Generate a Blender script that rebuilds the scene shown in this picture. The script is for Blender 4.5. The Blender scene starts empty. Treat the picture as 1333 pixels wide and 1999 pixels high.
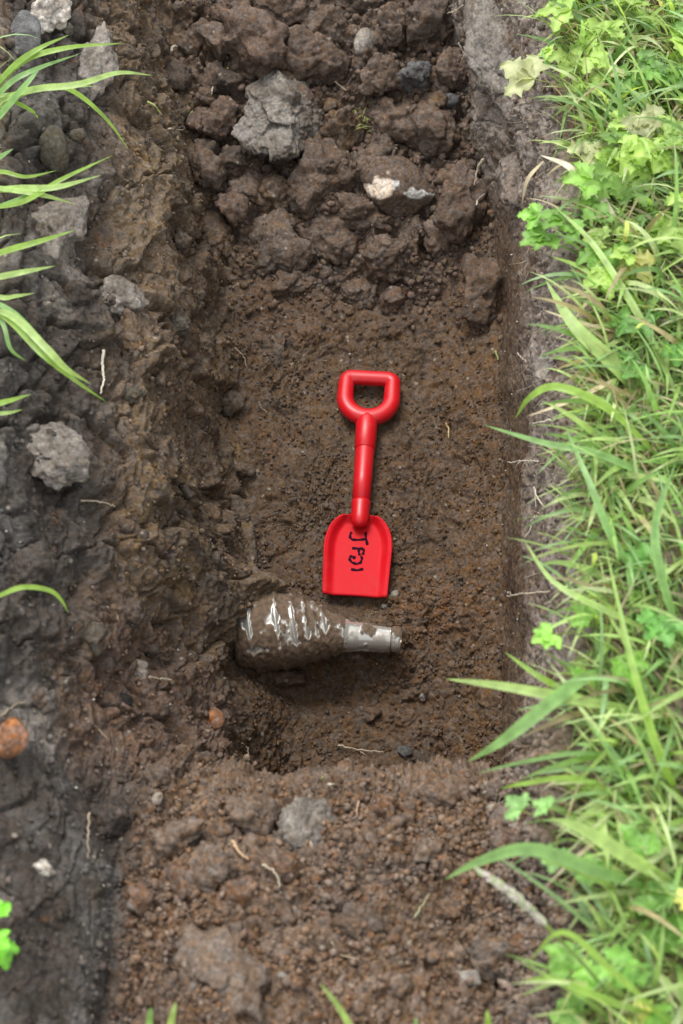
import bpy, math, random
import numpy as np
from mathutils import Vector, Matrix

# ---------------------------------------------------------------- camera, sky, sun, exposure
scene = bpy.context.scene
COL = scene.collection
TILT = math.radians(30)
CAM = np.array([0.0, -1.265, 2.19])
FWD = np.array([0.0, math.sin(TILT), -math.cos(TILT)])
UPV = np.array([0.0, math.cos(TILT), math.sin(TILT)])
K = 2746.0                                   # focal length in photo pixels (photo 1333 x 1999)

cam_data = bpy.data.cameras.new('camera')
cam = bpy.data.objects.new('camera', cam_data)
COL.objects.link(cam)
cam.location = CAM.tolist()
cam.rotation_euler = (TILT, 0, 0)
cam_data.sensor_fit = 'VERTICAL'
cam_data.sensor_height = 24.0
cam_data.sensor_width = 36.0
cam_data.lens = 24.0 * K / 1999.0
cam_data.clip_start = 0.05
cam_data.clip_end = 500
cam_data.dof.use_dof = True
cam_data.dof.focus_distance = 2.42
cam_data.dof.aperture_fstop = 2.5
scene.camera = cam

SUN_EL, SUN_AZ = math.radians(64), math.radians(-28)      # azimuth from +Y, clockwise negative = left
world = bpy.data.worlds.new('World')
scene.world = world
world.use_nodes = True
wn, wl = world.node_tree.nodes, world.node_tree.links
wn.clear()
sky = wn.new('ShaderNodeTexSky')
sky.sky_type = 'NISHITA'
sky.sun_disc = False
sky.sun_elevation = SUN_EL
sky.sun_rotation = SUN_AZ
hs = wn.new('ShaderNodeHueSaturation')
hs.inputs['Saturation'].default_value = 0.10
bg = wn.new('ShaderNodeBackground')
bg.inputs['Strength'].default_value = 0.15
wo = wn.new('ShaderNodeOutputWorld')
wl.new(sky.outputs[0], hs.inputs['Color'])
wl.new(hs.outputs[0], bg.inputs['Color'])
wl.new(bg.outputs[0], wo.inputs['Surface'])

sd = bpy.data.lights.new('sun', 'SUN')
sd.energy = 1.0
sd.angle = math.radians(22)
sd.color = (1.0, 0.95, 0.88)
sun = bpy.data.objects.new('sun', sd)
COL.objects.link(sun)
sdir = Vector((math.sin(SUN_AZ) * math.cos(SUN_EL), math.cos(SUN_AZ) * math.cos(SUN_EL), math.sin(SUN_EL)))
sun.rotation_euler = sdir.to_track_quat('Z', 'Y').to_euler()

scene.view_settings.view_transform = 'Standard'
scene.view_settings.look = 'None'
scene.view_settings.exposure = 1.6
scene.view_settings.gamma = 1.0
scene.render.engine = 'CYCLES'
scene.cycles.max_bounces = 8
scene.cycles.use_denoising = True

# ---------------------------------------------------------------- helpers
rng = np.random.default_rng(7)
random.seed(7)
f32 = np.float32


def hsh(ix, iy, iz, seed):
    with np.errstate(over='ignore'):
        h = (ix.astype(np.uint32) * np.uint32(374761393) + iy.astype(np.uint32) * np.uint32(668265263)
             + iz.astype(np.uint32) * np.uint32(2147483647) + np.uint32((seed * 1274126177) & 0xffffffff))
        h = (h ^ (h >> np.uint32(13))) * np.uint32(1274126177)
        h = (h ^ (h >> np.uint32(15))) * np.uint32(2246822519)
        h = h ^ (h >> np.uint32(16))
    return (h & np.uint32(0xffffff)).astype(f32) / f32(16777216.0)


def vnoise(p, scale, seed=0):
    """value noise in -1..1; scale = cell size in metres (scalar or 3-vector)"""
    q = (p / np.asarray(scale, f32)).astype(f32)
    i = np.floor(q).astype(np.int64)
    f = q - i
    f = f * f * f * (f * (f * 6 - 15) + 10)
    out = np.zeros(len(p), f32)
    for dx in (0, 1):
        wx = f[:, 0] if dx else 1 - f[:, 0]
        for dy in (0, 1):
            wy = f[:, 1] if dy else 1 - f[:, 1]
            for dz in (0, 1):
                wz = f[:, 2] if dz else 1 - f[:, 2]
                out += wx * wy * wz * hsh(i[:, 0] + dx, i[:, 1] + dy, i[:, 2] + dz, seed)
    return out * 2 - 1


def fbm(p, scale, seed=0, octs=4, gain=0.5):
    s = np.zeros(len(p), f32)
    a, n = 1.0, 0.0
    sc = np.asarray(scale, f32)
    for o in range(octs):
        s += a * vnoise(p + o * 17.13, sc, seed + o * 31)
        n += a
        a *= gain
        sc = sc * 0.5
    return s / n


def worley(p, scale, seed=0, jit=1.0):
    """F1, F2 (in cells) and a random number of the nearest cell"""
    q = (p / np.asarray(scale, f32)).astype(f32)
    i = np.floor(q).astype(np.int64)
    f1 = np.full(len(p), 9, f32)
    f2 = np.full(len(p), 9, f32)
    cid = np.zeros(len(p), f32)
    for dx in (-1, 0, 1):
        for dy in (-1, 0, 1):
            for dz in (-1, 0, 1):
                cx, cy, cz = i[:, 0] + dx, i[:, 1] + dy, i[:, 2] + dz
                r1, r2, r3 = hsh(cx, cy, cz, seed), hsh(cx, cy, cz, seed + 1), hsh(cx, cy, cz, seed + 2)
                ddx = cx + 0.5 + (r1 - 0.5) * jit - q[:, 0]
                ddy = cy + 0.5 + (r2 - 0.5) * jit - q[:, 1]
                ddz = cz + 0.5 + (r3 - 0.5) * jit - q[:, 2]
                d = np.sqrt(ddx * ddx + ddy * ddy + ddz * ddz).astype(f32)
                near = d < f1
                f2 = np.where(near, f1, np.minimum(f2, d))
                cid = np.where(near, hsh(cx, cy, cz, seed + 3), cid)
                f1 = np.where(near, d, f1)
    return f1, f2, cid


def plates(p, scale, seed, slope=.6):
    """broken tilted facets: every cell has its own height and tilt; returns height (-1..1), crack distance, cell id"""
    q = (p / np.asarray(scale, f32)).astype(f32)
    i = np.floor(q).astype(np.int64)
    f1 = np.full(len(p), 9, f32); f2 = f1.copy(); cid = np.zeros(len(p), f32); tilt = np.zeros(len(p), f32)
    for dx in (-1, 0, 1):
        for dy in (-1, 0, 1):
            for dz in (-1, 0, 1):
                cx, cy, cz = i[:, 0] + dx, i[:, 1] + dy, i[:, 2] + dz
                r1, r2, r3 = hsh(cx, cy, cz, seed), hsh(cx, cy, cz, seed + 1), hsh(cx, cy, cz, seed + 2)
                a = cx + r1 - q[:, 0]; b = cy + r2 - q[:, 1]; c = cz + r3 - q[:, 2]
                d = np.sqrt(a * a + b * b + c * c).astype(f32)
                near_ = d < f1
                f2 = np.where(near_, f1, np.minimum(f2, d))
                f1 = np.where(near_, d, f1)
                cid = np.where(near_, hsh(cx, cy, cz, seed + 3), cid)
                g = a * (hsh(cx, cy, cz, seed + 4) - .5) + b * (hsh(cx, cy, cz, seed + 5) - .5) + c * (hsh(cx, cy, cz, seed + 6) - .5)
                tilt = np.where(near_, g, tilt)
    return (cid * 2 - 1) * .5 + tilt * 2 * slope, f2 - f1, cid


def grains(p, cell, seed):
    """rounded crumbs of unequal height, 0..1"""
    f1, f2, c = worley(p, cell, seed)
    return np.sqrt(np.clip(1 - (f1 / 0.85) ** 2, 0, 1)) * (0.35 + 0.65 * c)


def sstep(a, b, x):
    t = np.clip((x - a) / (b - a), 0, 1)
    return t * t * (3 - 2 * t)


def mixc(c, d, m):
    return c * (1 - m[:, None]) + np.asarray(d, f32) * m[:, None]


def mesh_obj(name, verts, faces, mat=None, parent=None, colours=None, smooth=True, attrs=None):
    """faces: (n,3) or (n,4) array, or a list of polygons"""
    me = bpy.data.meshes.new(name)
    v = np.asarray(verts, f32).reshape(-1, 3)
    if isinstance(faces, np.ndarray):
        nf, k = faces.shape
        me.vertices.add(len(v))
        me.vertices.foreach_set('co', v.ravel())
        me.loops.add(nf * k)
        me.loops.foreach_set('vertex_index', faces.astype(np.int32).ravel())
        me.polygons.add(nf)
        me.polygons.foreach_set('loop_start', (np.arange(nf) * k).astype(np.int32))
        me.polygons.foreach_set('loop_total', np.full(nf, k, np.int32))
        me.update(calc_edges=True)
    else:
        me.from_pydata([tuple(map(float, q)) for q in v], [], faces)
        me.update()
    if smooth:
        me.polygons.foreach_set('use_smooth', np.ones(len(me.polygons), bool))
    if colours is not None:
        a = me.color_attributes.new('tint', 'FLOAT_COLOR', 'POINT')
        c4 = np.ones((len(v), 4), f32)
        c4[:, :3] = colours
        a.data.foreach_set('color', c4.ravel())
    for k_, arr in (attrs or {}).items():
        a = me.attributes.new(k_, 'FLOAT', 'POINT')
        a.data.foreach_set('value', np.asarray(arr, f32))
    if mat is not None:
        me.materials.append(mat)
    o = bpy.data.objects.new(name, me)
    COL.objects.link(o)
    if parent is not None:
        o.parent = parent
    return o


def tag(o, label=None, cat=None, group=None, kind=None):
    if label: o['label'] = label
    if cat: o['category'] = cat
    if group: o['group'] = group
    if kind: o['kind'] = kind
    elif cat: o['kind'] = 'thing'
    return o


def set_origin(o, loc):
    """move the object's origin to loc keeping the mesh where it is (object has no rotation)"""
    n = len(o.data.vertices)
    co = np.empty(n * 3, f32)
    o.data.vertices.foreach_get('co', co)
    co = co.reshape(-1, 3) - np.asarray(loc, f32)
    o.data.vertices.foreach_set('co', co.ravel())
    o.location = [float(a) for a in loc]
    o.data.update()


def empty(name, loc=(0, 0, 0)):
    o = bpy.data.objects.new(name, None)
    COL.objects.link(o)
    o.location = loc
    o.empty_display_size = 0.05
    return o


def at(px, py, z):
    """a photo pixel laid on the level z"""
    d = FWD + np.array([1.0, 0, 0]) * (px - 666.5) / K + UPV * (999.5 - py) / K
    t = (z - CAM[2]) / d[2]
    return CAM + d * t


def project(p):
    r = p - CAM
    d = r @ FWD
    return 666.5 + K * r[:, 0] / d, 999.5 - K * (r @ UPV) / d, d


# ---------------------------------------------------------------- materials
def node_mat(name):
    m = bpy.data.materials.new(name)
    m.use_nodes = True
    n, l = m.node_tree.nodes, m.node_tree.links
    b = n['Principled BSDF']
    return m, n, l, b


def soil_material(name, rough=0.78, bump=0.9, speck=1.0, micro=1.0):
    m, n, l, b = node_mat(name)
    att = n.new('ShaderNodeAttribute'); att.attribute_name = 'tint'
    geo = n.new('ShaderNodeNewGeometry')
    P = geo.outputs['Position']
    n1 = n.new('ShaderNodeTexNoise'); n1.inputs['Scale'].default_value = 190; n1.inputs['Detail'].default_value = 5; n1.inputs['Roughness'].default_value = 0.7
    n2 = n.new('ShaderNodeTexNoise'); n2.inputs['Scale'].default_value = 42; n2.inputs['Detail'].default_value = 4
    vo = n.new('ShaderNodeTexVoronoi'); vo.inputs['Scale'].default_value = 120
    vs = n.new('ShaderNodeTexVoronoi'); vs.inputs['Scale'].default_value = 85
    for t in (n1, n2, vo, vs): l.new(P, t.inputs['Vector'])
    # fine colour grain
    r1 = n.new('ShaderNodeMapRange'); r1.inputs['From Min'].default_value = 0.32; r1.inputs['From Max'].default_value = 0.68
    r1.inputs['To Min'].default_value = 0.62; r1.inputs['To Max'].default_value = 1.42
    l.new(n1.outputs['Fac'], r1.inputs['Value'])
    mul = n.new('ShaderNodeMix'); mul.data_type = 'RGBA'; mul.blend_type = 'MULTIPLY'; mul.inputs[0].default_value = 1
    l.new(att.outputs['Color'], mul.inputs[6]); l.new(r1.outputs[0], mul.inputs[7])
    # warm / cool grains: each small cell a little different
    hsv = n.new('ShaderNodeHueSaturation')
    sep = n.new('ShaderNodeSeparateColor'); l.new(vo.outputs['Color'], sep.inputs[0])
    rr = n.new('ShaderNodeMapRange'); rr.inputs['To Min'].default_value = 0.65; rr.inputs['To Max'].default_value = 1.15
    l.new(sep.outputs[0], rr.inputs['Value']); l.new(rr.outputs[0], hsv.inputs['Saturation'])
    rv = n.new('ShaderNodeMapRange'); rv.inputs['To Min'].default_value = 0.78; rv.inputs['To Max'].default_value = 1.25
    l.new(sep.outputs[1], rv.inputs['Value']); l.new(rv.outputs[0], hsv.inputs['Value'])
    l.new(mul.outputs[2], hsv.inputs['Color'])
    # pale grit
    sp = n.new('ShaderNodeSeparateColor'); l.new(vs.outputs['Color'], sp.inputs[0])
    g1 = n.new('ShaderNodeMath'); g1.operation = 'GREATER_THAN'; g1.inputs[1].default_value = 1 - 0.035 * speck
    l.new(sp.outputs[0], g1.inputs[0])
    g2 = n.new('ShaderNodeMath'); g2.operation = 'LESS_THAN'; g2.inputs[1].default_value = 0.28
    l.new(vs.outputs['Distance'], g2.inputs[0])
    g3 = n.new('ShaderNodeMath'); g3.operation = 'MULTIPLY'
    l.new(g1.outputs[0], g3.inputs[0]); l.new(g2.outputs[0], g3.inputs[1])
    g4 = n.new('ShaderNodeMath'); g4.operation = 'MULTIPLY'; g4.inputs[1].default_value = 0.75
    l.new(g3.outputs[0], g4.inputs[0])
    mx = n.new('ShaderNodeMix'); mx.data_type = 'RGBA'
    l.new(g4.outputs[0], mx.inputs[0]); l.new(hsv.outputs[0], mx.inputs[6]); mx.inputs[7].default_value = (0.24, 0.21, 0.17, 1)
    l.new(mx.outputs[2], b.inputs['Base Color'])
    # damp glints
    rg = n.new('ShaderNodeMapRange'); rg.inputs['From Min'].default_value = 0.35; rg.inputs['From Max'].default_value = 0.65
    rg.inputs['To Min'].default_value = rough - 0.16; rg.inputs['To Max'].default_value = min(1, rough + 0.12)
    l.new(n2.outputs['Fac'], rg.inputs['Value']); l.new(rg.outputs[0], b.inputs['Roughness'])
    b.inputs['Specular IOR Level'].default_value = 0.09
    # bump
    b1 = n.new('ShaderNodeBump'); b1.inputs['Strength'].default_value = bump; b1.inputs['Distance'].default_value = 0.0035
    b2 = n.new('ShaderNodeBump'); b2.inputs['Strength'].default_value = bump * micro; b2.inputs['Distance'].default_value = 0.0022
    b3 = n.new('ShaderNodeBump'); b3.inputs['Strength'].default_value = bump * 0.6 * micro; b3.inputs['Distance'].default_value = 0.003; b3.invert = True
    l.new(n2.outputs['Fac'], b1.inputs['Height']); l.new(n1.outputs['Fac'], b2.inputs['Height']); l.new(vo.outputs['Distance'], b3.inputs['Height'])
    l.new(b1.outputs[0], b2.inputs['Normal']); l.new(b2.outputs[0], b3.inputs['Normal']); l.new(b3.outputs[0], b.inputs['Normal'])
    return m


M_SOIL = soil_material('soil', rough=.88)
M_CLOD = soil_material('clod_soil', rough=0.82)
M_CRUMB = soil_material('crumb_soil', rough=0.85, bump=.25, speck=.3, micro=.6)
M_DRY = soil_material('dry_clay', rough=0.92, speck=1.6)


def green_material(name, trans=0.45, rough=0.42):
    m, n, l, b = node_mat(name)
    att = n.new('ShaderNodeAttribute'); att.attribute_name = 'tint'
    geo = n.new('ShaderNodeNewGeometry')
    nz = n.new('ShaderNodeTexNoise'); nz.inputs['Scale'].default_value = 60; nz.inputs['Detail'].default_value = 3
    l.new(geo.outputs['Position'], nz.inputs['Vector'])
    r = n.new('ShaderNodeMapRange'); r.inputs['From Min'].default_value = .3; r.inputs['From Max'].default_value = .7
    r.inputs['To Min'].default_value = .78; r.inputs['To Max'].default_value = 1.22
    l.new(nz.outputs['Fac'], r.inputs['Value'])
    mul = n.new('ShaderNodeMix'); mul.data_type = 'RGBA'; mul.blend_type = 'MULTIPLY'; mul.inputs[0].default_value = 1
    l.new(att.outputs['Color'], mul.inputs[6]); l.new(r.outputs[0], mul.inputs[7])
    l.new(mul.outputs[2], b.inputs['Base Color'])
    b.inputs['Roughness'].default_value = rough
    b.inputs['Specular IOR Level'].default_value = 0.5
    tr = n.new('ShaderNodeBsdfTranslucent')
    g = n.new('ShaderNodeMix'); g.data_type = 'RGBA'; g.blend_type = 'MULTIPLY'; g.inputs[0].default_value = 1
    l.new(mul.outputs[2], g.inputs[6]); g.inputs[7].default_value = (1.35, 1.3, 0.55, 1)
    l.new(g.outputs[2], tr.inputs['Color'])
    ms = n.new('ShaderNodeMixShader'); ms.inputs[0].default_value = trans
    out = n['Material Output']
    l.new(b.outputs[0], ms.inputs[1]); l.new(tr.outputs[0], ms.inputs[2]); l.new(ms.outputs[0], out.inputs['Surface'])
    return m


M_GREEN = green_material('grass_blade')
M_LEAF = green_material('broad_leaf', trans=0.35, rough=0.5)
M_STRAW = green_material('straw', trans=0.15, rough=0.7)

# ---------------------------------------------------------------- the ground: one sheet that dips into the dug pit
# rows along y; each row lists the cross section as (x, z) knots from far left to far right
Gz = 0.60
rows = []


def row(y, rimL, ledge, shelf, footL, fl, fm, fr, footR, midR, rimR):
    if -.58 < y < .6:      # the floor turns up softly into the turf wall
        footR = (footR[0] - .010, footR[1] + .042); fr = (fr[0] + .045, fr[1] + .002)
    rows.append((y, [(-30, Gz), (-1.5, Gz + .01), (rimL - .12, Gz + .01), (rimL, Gz - .02), ledge, shelf, footL, fl, fm, fr, footR, midR,
                     (rimR, Gz - .03), (rimR + .10, Gz), (1.5, Gz + .01), (30, Gz)]))


#    y     rimL  ledge         shelf         footL         fl            fm            fr           footR        midR        rimR
row(-30., -.42, (-.40, .60), (-.36, .60), (-.29, .60), (-.15, .60), (.0, .60), (.12, .60), (.2, .60), (.24, .60), .27)
row(-1.8, -.42, (-.40, .59), (-.36, .58), (-.29, .58), (-.15, .58), (.0, .58), (.12, .58), (.2, .58), (.24, .58), .27)
row(-1.25, -.42, (-.38, .56), (-.33, .52), (-.28, .49), (-.15, .49), (.0, .49), (.12, .49), (.20, .50), (.235, .53), .262)
row(-.95, -.42, (-.36, .54), (-.295, .48), (-.270, .42), (-.15, .44), (.0, .445), (.12, .44), (.20, .44), (.235, .48), .262)
row(-.75, -.435, (-.37, .53), (-.305, .46), (-.270, .40), (-.15, .415), (.0, .41), (.12, .41), (.205, .42), (.245, .46), .268)
row(-.675, -.45, (-.39, .52), (-.33, .41), (-.25, .375), (-.14, .375), (.0, .365), (.12, .365), (.22, .37), (.255, .43), .275)
row(-.628, -.455, (-.39, .52), (-.33, .40), (-.22, .35), (-.13, .345), (.0, .335), (.12, .335), (.235, .36), (.26, .42), .280)
row(-.606, -.46, (-.395, .51), (-.33, .39), (-.20, .34), (-.13, .335), (.0, .325), (.12, .325), (.250, .33), (.262, .40), .282)
row(-.588, -.46, (-.395, .51), (-.33, .39), (-.19, .32), (-.13, .12), (.0, .06), (.12, .06), (.264, .15), (.27, .38), .284)
row(-.556, -.46, (-.40, .51), (-.325, .38), (-.185, .24), (-.13, -.04), (.0, -.07), (.12, -.07), (.268, -.02), (.275, .35), .290)
row(-.47, -.463, (-.40, .51), (-.315, .38), (-.182, .12), (-.11, -.065), (.0, -.075), (.12, -.07), (.274, -.02), (.28, .34), .296)
row(-.35, -.465, (-.40, .50), (-.30, .36), (-.180, .06), (-.09, -.045), (.0, -.055), (.13, -.045), (.280, .0), (.29, .32), .303)
row(-.15, -.475, (-.41, .50), (-.27, .36), (-.170, .02), (-.06, .005), (.0, .0), (.13, .0), (.292, .02), (.30, .32), .316)
row(.10, -.49, (-.42, .50), (-.275, .36), (-.180, .02), (-.06, .0), (.0, .0), (.14, .0), (.303, .02), (.310, .32), .325)
row(.35, -.51, (-.43, .50), (-.30, .36), (-.215, .04), (-.10, .02), (.0, .01), (.14, .015), (.312, .04), (.318, .32), .325)
row(.55, -.53, (-.45, .50), (-.33, .37), (-.250, .10), (-.12, .075), (.0, .07), (.14, .08), (.300, .10), (.306, .28), .330)
row(.70, -.55, (-.47, .51), (-.36, .39), (-.285, .16), (-.14, .15), (.0, .14), (.13, .14), (.272, .16), (.278, .27), .330)
row(.95, -.58, (-.50, .53), (-.41, .43), (-.345, .26), (-.16, .26), (.0, .25), (.13, .24), (.225, .25), (.230, .30), .315)
row(1.25, -.60, (-.54, .54), (-.46, .46), (-.40, .32), (-.18, .31), (.0, .30), (.12, .29), (.20, .29), (.205, .33), .300)
row(1.7, -.60, (-.56, .55), (-.50, .52), (-.44, .47), (-.20, .46), (.0, .45), (.12, .45), (.22, .46), (.25, .50), .300)
row(2.2, -.60, (-.57, .60), (-.52, .60), (-.46, .60), (-.20, .60), (.0, .60), (.12, .60), (.22, .60), (.25, .60), .300)
row(30., -.60, (-.57, .60), (-.52, .60), (-.46, .60), (-.20, .60), (.0, .60), (.12, .60), (.22, .60), (.25, .60), .300)
# samples across: number of cells between knots
UN = [12, 30, 40, 34, 75, 150, 60, 60, 75, 80, 130, 120, 50, 60, 12]
UN = [int(a * 1.0) for a in UN]
ucoord = [0.0]
for i, nn in enumerate(UN):
    ucoord += list(i + (np.arange(nn) + 1) / nn)
ucoord = np.array(ucoord)
vy = np.concatenate([[-30, -12, -6, -3.5, -2.4], np.arange(-1.9, -1.06, .02), np.arange(-1.06, -.0, .0020), np.arange(0, 1.5, .0026), np.arange(1.5, 2.3, .02),
                     [2.6, 3.2, 4.5, 8, 14, 30]])
ry = np.array([r[0] for r in rows])
rx = np.array([[k[0] for k in r[1]] for r in rows])
rz = np.array([[k[1] for k in r[1]] for r in rows])
NK = rx.shape[1]
kx = np.stack([np.interp(vy, ry, rx[:, k]) for k in range(NK)], 1)
kz = np.stack([np.interp(vy, ry, rz[:, k]) for k in range(NK)], 1)
X = np.stack([np.interp(ucoord, np.arange(NK), kx[j]) for j in range(len(vy))])
Z = np.stack([np.interp(ucoord, np.arange(NK), kz[j]) for j in range(len(vy))])
Y = np.repeat(vy[:, None], len(ucoord), 1)


def blur(a, r, axis, lo, hi):
    if r < 1: return a
    out = a.copy()
    c = np.cumsum(np.insert(a, 0, 0, axis=axis), axis=axis)
    n = a.shape[axis]
    idx = np.arange(max(lo, r), min(hi, n - r - 1))
    if axis == 0:
        out[idx] = (c[idx + r + 1] - c[idx - r]) / (2 * r + 1)
    else:
        out[:, idx] = (c[:, idx + r + 1] - c[:, idx - r]) / (2 * r + 1)
    return out


j0 = int(np.searchsorted(vy, -1.3)); j1 = int(np.searchsorted(vy, 1.6))
for _ in range(2):
    Z = blur(Z, 9, 0, j0, j1); X = blur(X, 12, 0, j0, j1)
    Z = blur(Z, 8, 1, 45, len(ucoord) - 45); X = blur(X, 8, 1, 45, len(ucoord) - 45)

NV, NU = X.shape
P0 = np.stack([X, Y, Z], -1).astype(f32)


def grid_normals(P):
    du = np.gradient(P, axis=1); dv = np.gradient(P, axis=0)
    n = np.cross(du, dv)
    return n / np.maximum(np.linalg.norm(n, axis=-1, keepdims=True), 1e-12)


N0 = grid_normals(P0)
P = P0.reshape(-1, 3); N = N0.reshape(-1, 3)
U = np.repeat(ucoord[None, :], NV, 0).ravel()
near = (P[:, 1] > -1.7) & (P[:, 1] < 2.0) & (np.abs(P[:, 0]) < 1.4)
Pn, Nn, Un = P[near], N[near], U[near]
x, y, z = Pn[:, 0], Pn[:, 1], Pn[:, 2]
warp = np.stack([vnoise(Pn, .09, 91), vnoise(Pn, .09, 92), vnoise(Pn, .09, 93)], 1) * f32(.03)
warp += np.stack([vnoise(Pn, .028, 94), vnoise(Pn, .028, 95), vnoise(Pn, .028, 96)], 1) * f32(.010)
Pw = Pn + warp
wob = fbm(Pn, .16, 5, 3)
# zones (0..1)
z_turf = np.maximum(sstep(3.02, 2.7, Un), sstep(11.95, 12.3, Un))
z_left = sstep(6.35, 5.9, Un + wob * .25) * (1 - z_turf)
z_right = sstep(9.75, 10.2, Un) * (1 - z_turf)
z_front = sstep(-.555, -.60, y + wob * .02) * (1 - z_turf) * sstep(5.45, 5.85, Un + wob * .3)
z_back = sstep(.33, .54, y + wob * .12) * (1 - z_turf) * (1 - z_left) * (1 - z_right)
z_floor = np.clip(1 - z_turf - z_left - z_right - z_front - z_back, 0, 1)
z_clayL = z_left * sstep(-.52, -.64, y)                 # smooth dark clay at the bottom left

h = np.zeros(len(Pn), f32)
big = fbm(Pn, .22, 11, 3)
med = fbm(Pw, .06, 12, 4, .6)
g30 = grains(Pw, .034, 20)
g14 = grains(Pw, .0165, 24)
g8 = grains(Pw + warp, .0095, 28)
g5 = grains(Pw - warp, .0062, 29)
fine = fbm(Pn, .012, 32, 3, .6)
patch = sstep(-.15, .30, fbm(Pn, .11, 35, 3))            # where the floor is crumbly rather than smeared
# floor
p30, p30e, _c = plates(Pw, .036, 140)
p12, p12e, _c = plates(Pw + warp, .014, 150)
h += z_floor * (.018 * big + .012 * med + (.008 * p30 - .004 * (1 - sstep(0, .12, p30e))) * (.3 + .7 * patch) + (.0045 * p12 + .0030 * g14 + .0032 * g8) * (.3 + .9 * patch) + .0028 * g5 + .0018 * fine)
# back heap
b1, b2, bc = worley(Pw, .115, 40)
lump = np.sqrt(np.clip(1 - (b1 / .95) ** 2, 0, 1)) * (.3 + .7 * bc)
gapb = sstep(.0, .20, b2 - b1)
pb, pbe, _c = plates(Pw, .075, 160, .9)
pB, pBe, _c = plates(Pw, .13, 165, .8)
hb = .022 * lump * gapb + .034 * pB * sstep(0, .07, pBe) + .026 * pb * sstep(0, .1, pbe) + .012 * med + .012 * p30 + .006 * p12 + .006 * g14 + .005 * g8 + .0025 * g5 + .0018 * fine
h += z_back * hb * sstep(.32, .64, y + wob * .12) + z_back * (1 - sstep(.32, .64, y + wob * .12)) * (.012 * med + .008 * g30 + .006 * g14 + .004 * g8)
# left wall: fractured slabs, sheared smears and cracks
Pa = Pw * np.array([1.0, 1.0, .62], f32)
c1, c2, cc = worley(Pa, .105, 50)
d1, d2, dc = worley(Pa + .5, .042, 54)
streak = fbm(Pw * np.array([1, 1, .28], f32) + np.stack([z * .25, z * 0, z * 0], 1).astype(f32), .026, 58, 4, .62)
crack = (1 - sstep(.0, .075, c2 - c1)) * sstep(-.1, .35, fbm(Pn, .12, 60, 2))
pl1, pl1e, _c = plates(Pw * np.array([1, .36, .36], f32) + np.stack([z * .15, z * 0, y * .12], 1).astype(f32), .062, 170, .9)
pl2, pl2e, _c = plates(Pw * np.array([1, .6, .6], f32), .026, 180, .8)
smear = fbm(Pw * np.array([1, .22, .22], f32), .022, 190, 4, .6)
smear2 = fbm(Pw * np.array([1, .12, .12], f32) + np.stack([z * .3, z * 0, z * 0], 1).astype(f32), .045, 195, 4, .55)
hl = (.020 * pl1 - .010 * (1 - sstep(0, .06, pl1e)) + .0025 * pl2) * (1 - .5 * z_clayL) + .015 * smear + .009 * smear2 + .012 * (cc - .5) + .004 * (dc - .5) - .020 * crack + .009 * med + .008 * streak + (.0035 * g14 + .002 * g8) * patch + .002 * g8 + .0018 * g5 + .0032 * fine + .02 * big
h += z_left * (hl * (1 - .45 * z_clayL))
# right wall
rc1, rc2, rcc = worley(Pw + 2.0, .055, 64)
upR = sstep(.20, .40, z + wob * .09 + .02 * med + .16 * sstep(.35, .7, y))
hr = .030 * big + .010 * med * (.5 + upR) + .006 * p30 * upR + .003 * p12 * upR + .003 * g14 + .007 * (rcc - .5) * upR - .009 * upR * (1 - sstep(0, .10, rc2 - rc1)) + .0028 * g14 * upR + .0012 * g8 + .0015 * fine
h += z_right * hr
# front mound: loose granular soil
e1, e2, ec = worley(Pw + 5.0, .075, 70)
hf = .018 * np.sqrt(np.clip(1 - e1 ** 2, 0, 1)) * ec + .030 * big + .012 * plates(Pw, .085, 210, .7)[0] + .012 * med + .010 * p30 + .008 * p12 + .008 * g14 + .007 * g8 + .0035 * g5 + .0015 * fine
h += z_front * hf
h += z_turf * (.012 * big + .010 * med + .004 * g14 + .002 * fine)

# the bottle lies bedded here: soil banked on its far side, a hollow under its near side
BA, BB = at(482, 1226, .044), at(786, 1250, .036)
bd = (BB - BA)[:2]; bl = np.linalg.norm(bd); bd = bd / bl
rel = Pn[:, :2] - BA[:2]
s_ = rel @ bd; t_ = rel @ np.array([-bd[1], bd[0]])
along = sstep(-.08, .0, s_) * sstep(bl + .04, bl - .06, s_)
nearb = z < .25
h += nearb * sstep(-.16, -.02, s_) * np.exp(-((s_ + .030) / .022) ** 2) * .030 * sstep(.10, .04, abs(t_))
h += nearb * along * (.062 * np.exp(-((t_ - .060 + .03 * np.clip(s_ / bl, 0, 1)) / .028) ** 2) * (1 - .55 * np.clip(s_ / bl, 0, 1)) - .018 * np.exp(-((t_ + .072) / .022) ** 2))

sx_ = 723 - 667
pxn, pyn, _d = project(Pn.astype(float))
under = sstep(58, 40, np.abs(pxn - (692 + (1153 - pyn) * .07) - 2)) * sstep(705, 725, pyn) * sstep(1172, 1152, pyn) * (z_floor > .5)
h = h * (1 - under) + (h * .35 + .003) * under
edge_ = at(735, 1166, .0)
h += .014 * np.exp(-(((x - edge_[0]) / .035) ** 2 + ((y - edge_[1]) / .010) ** 2)) * z_floor
Dn = Pn + Nn * h[:, None]
P = P.copy(); P[near] = Dn

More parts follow.
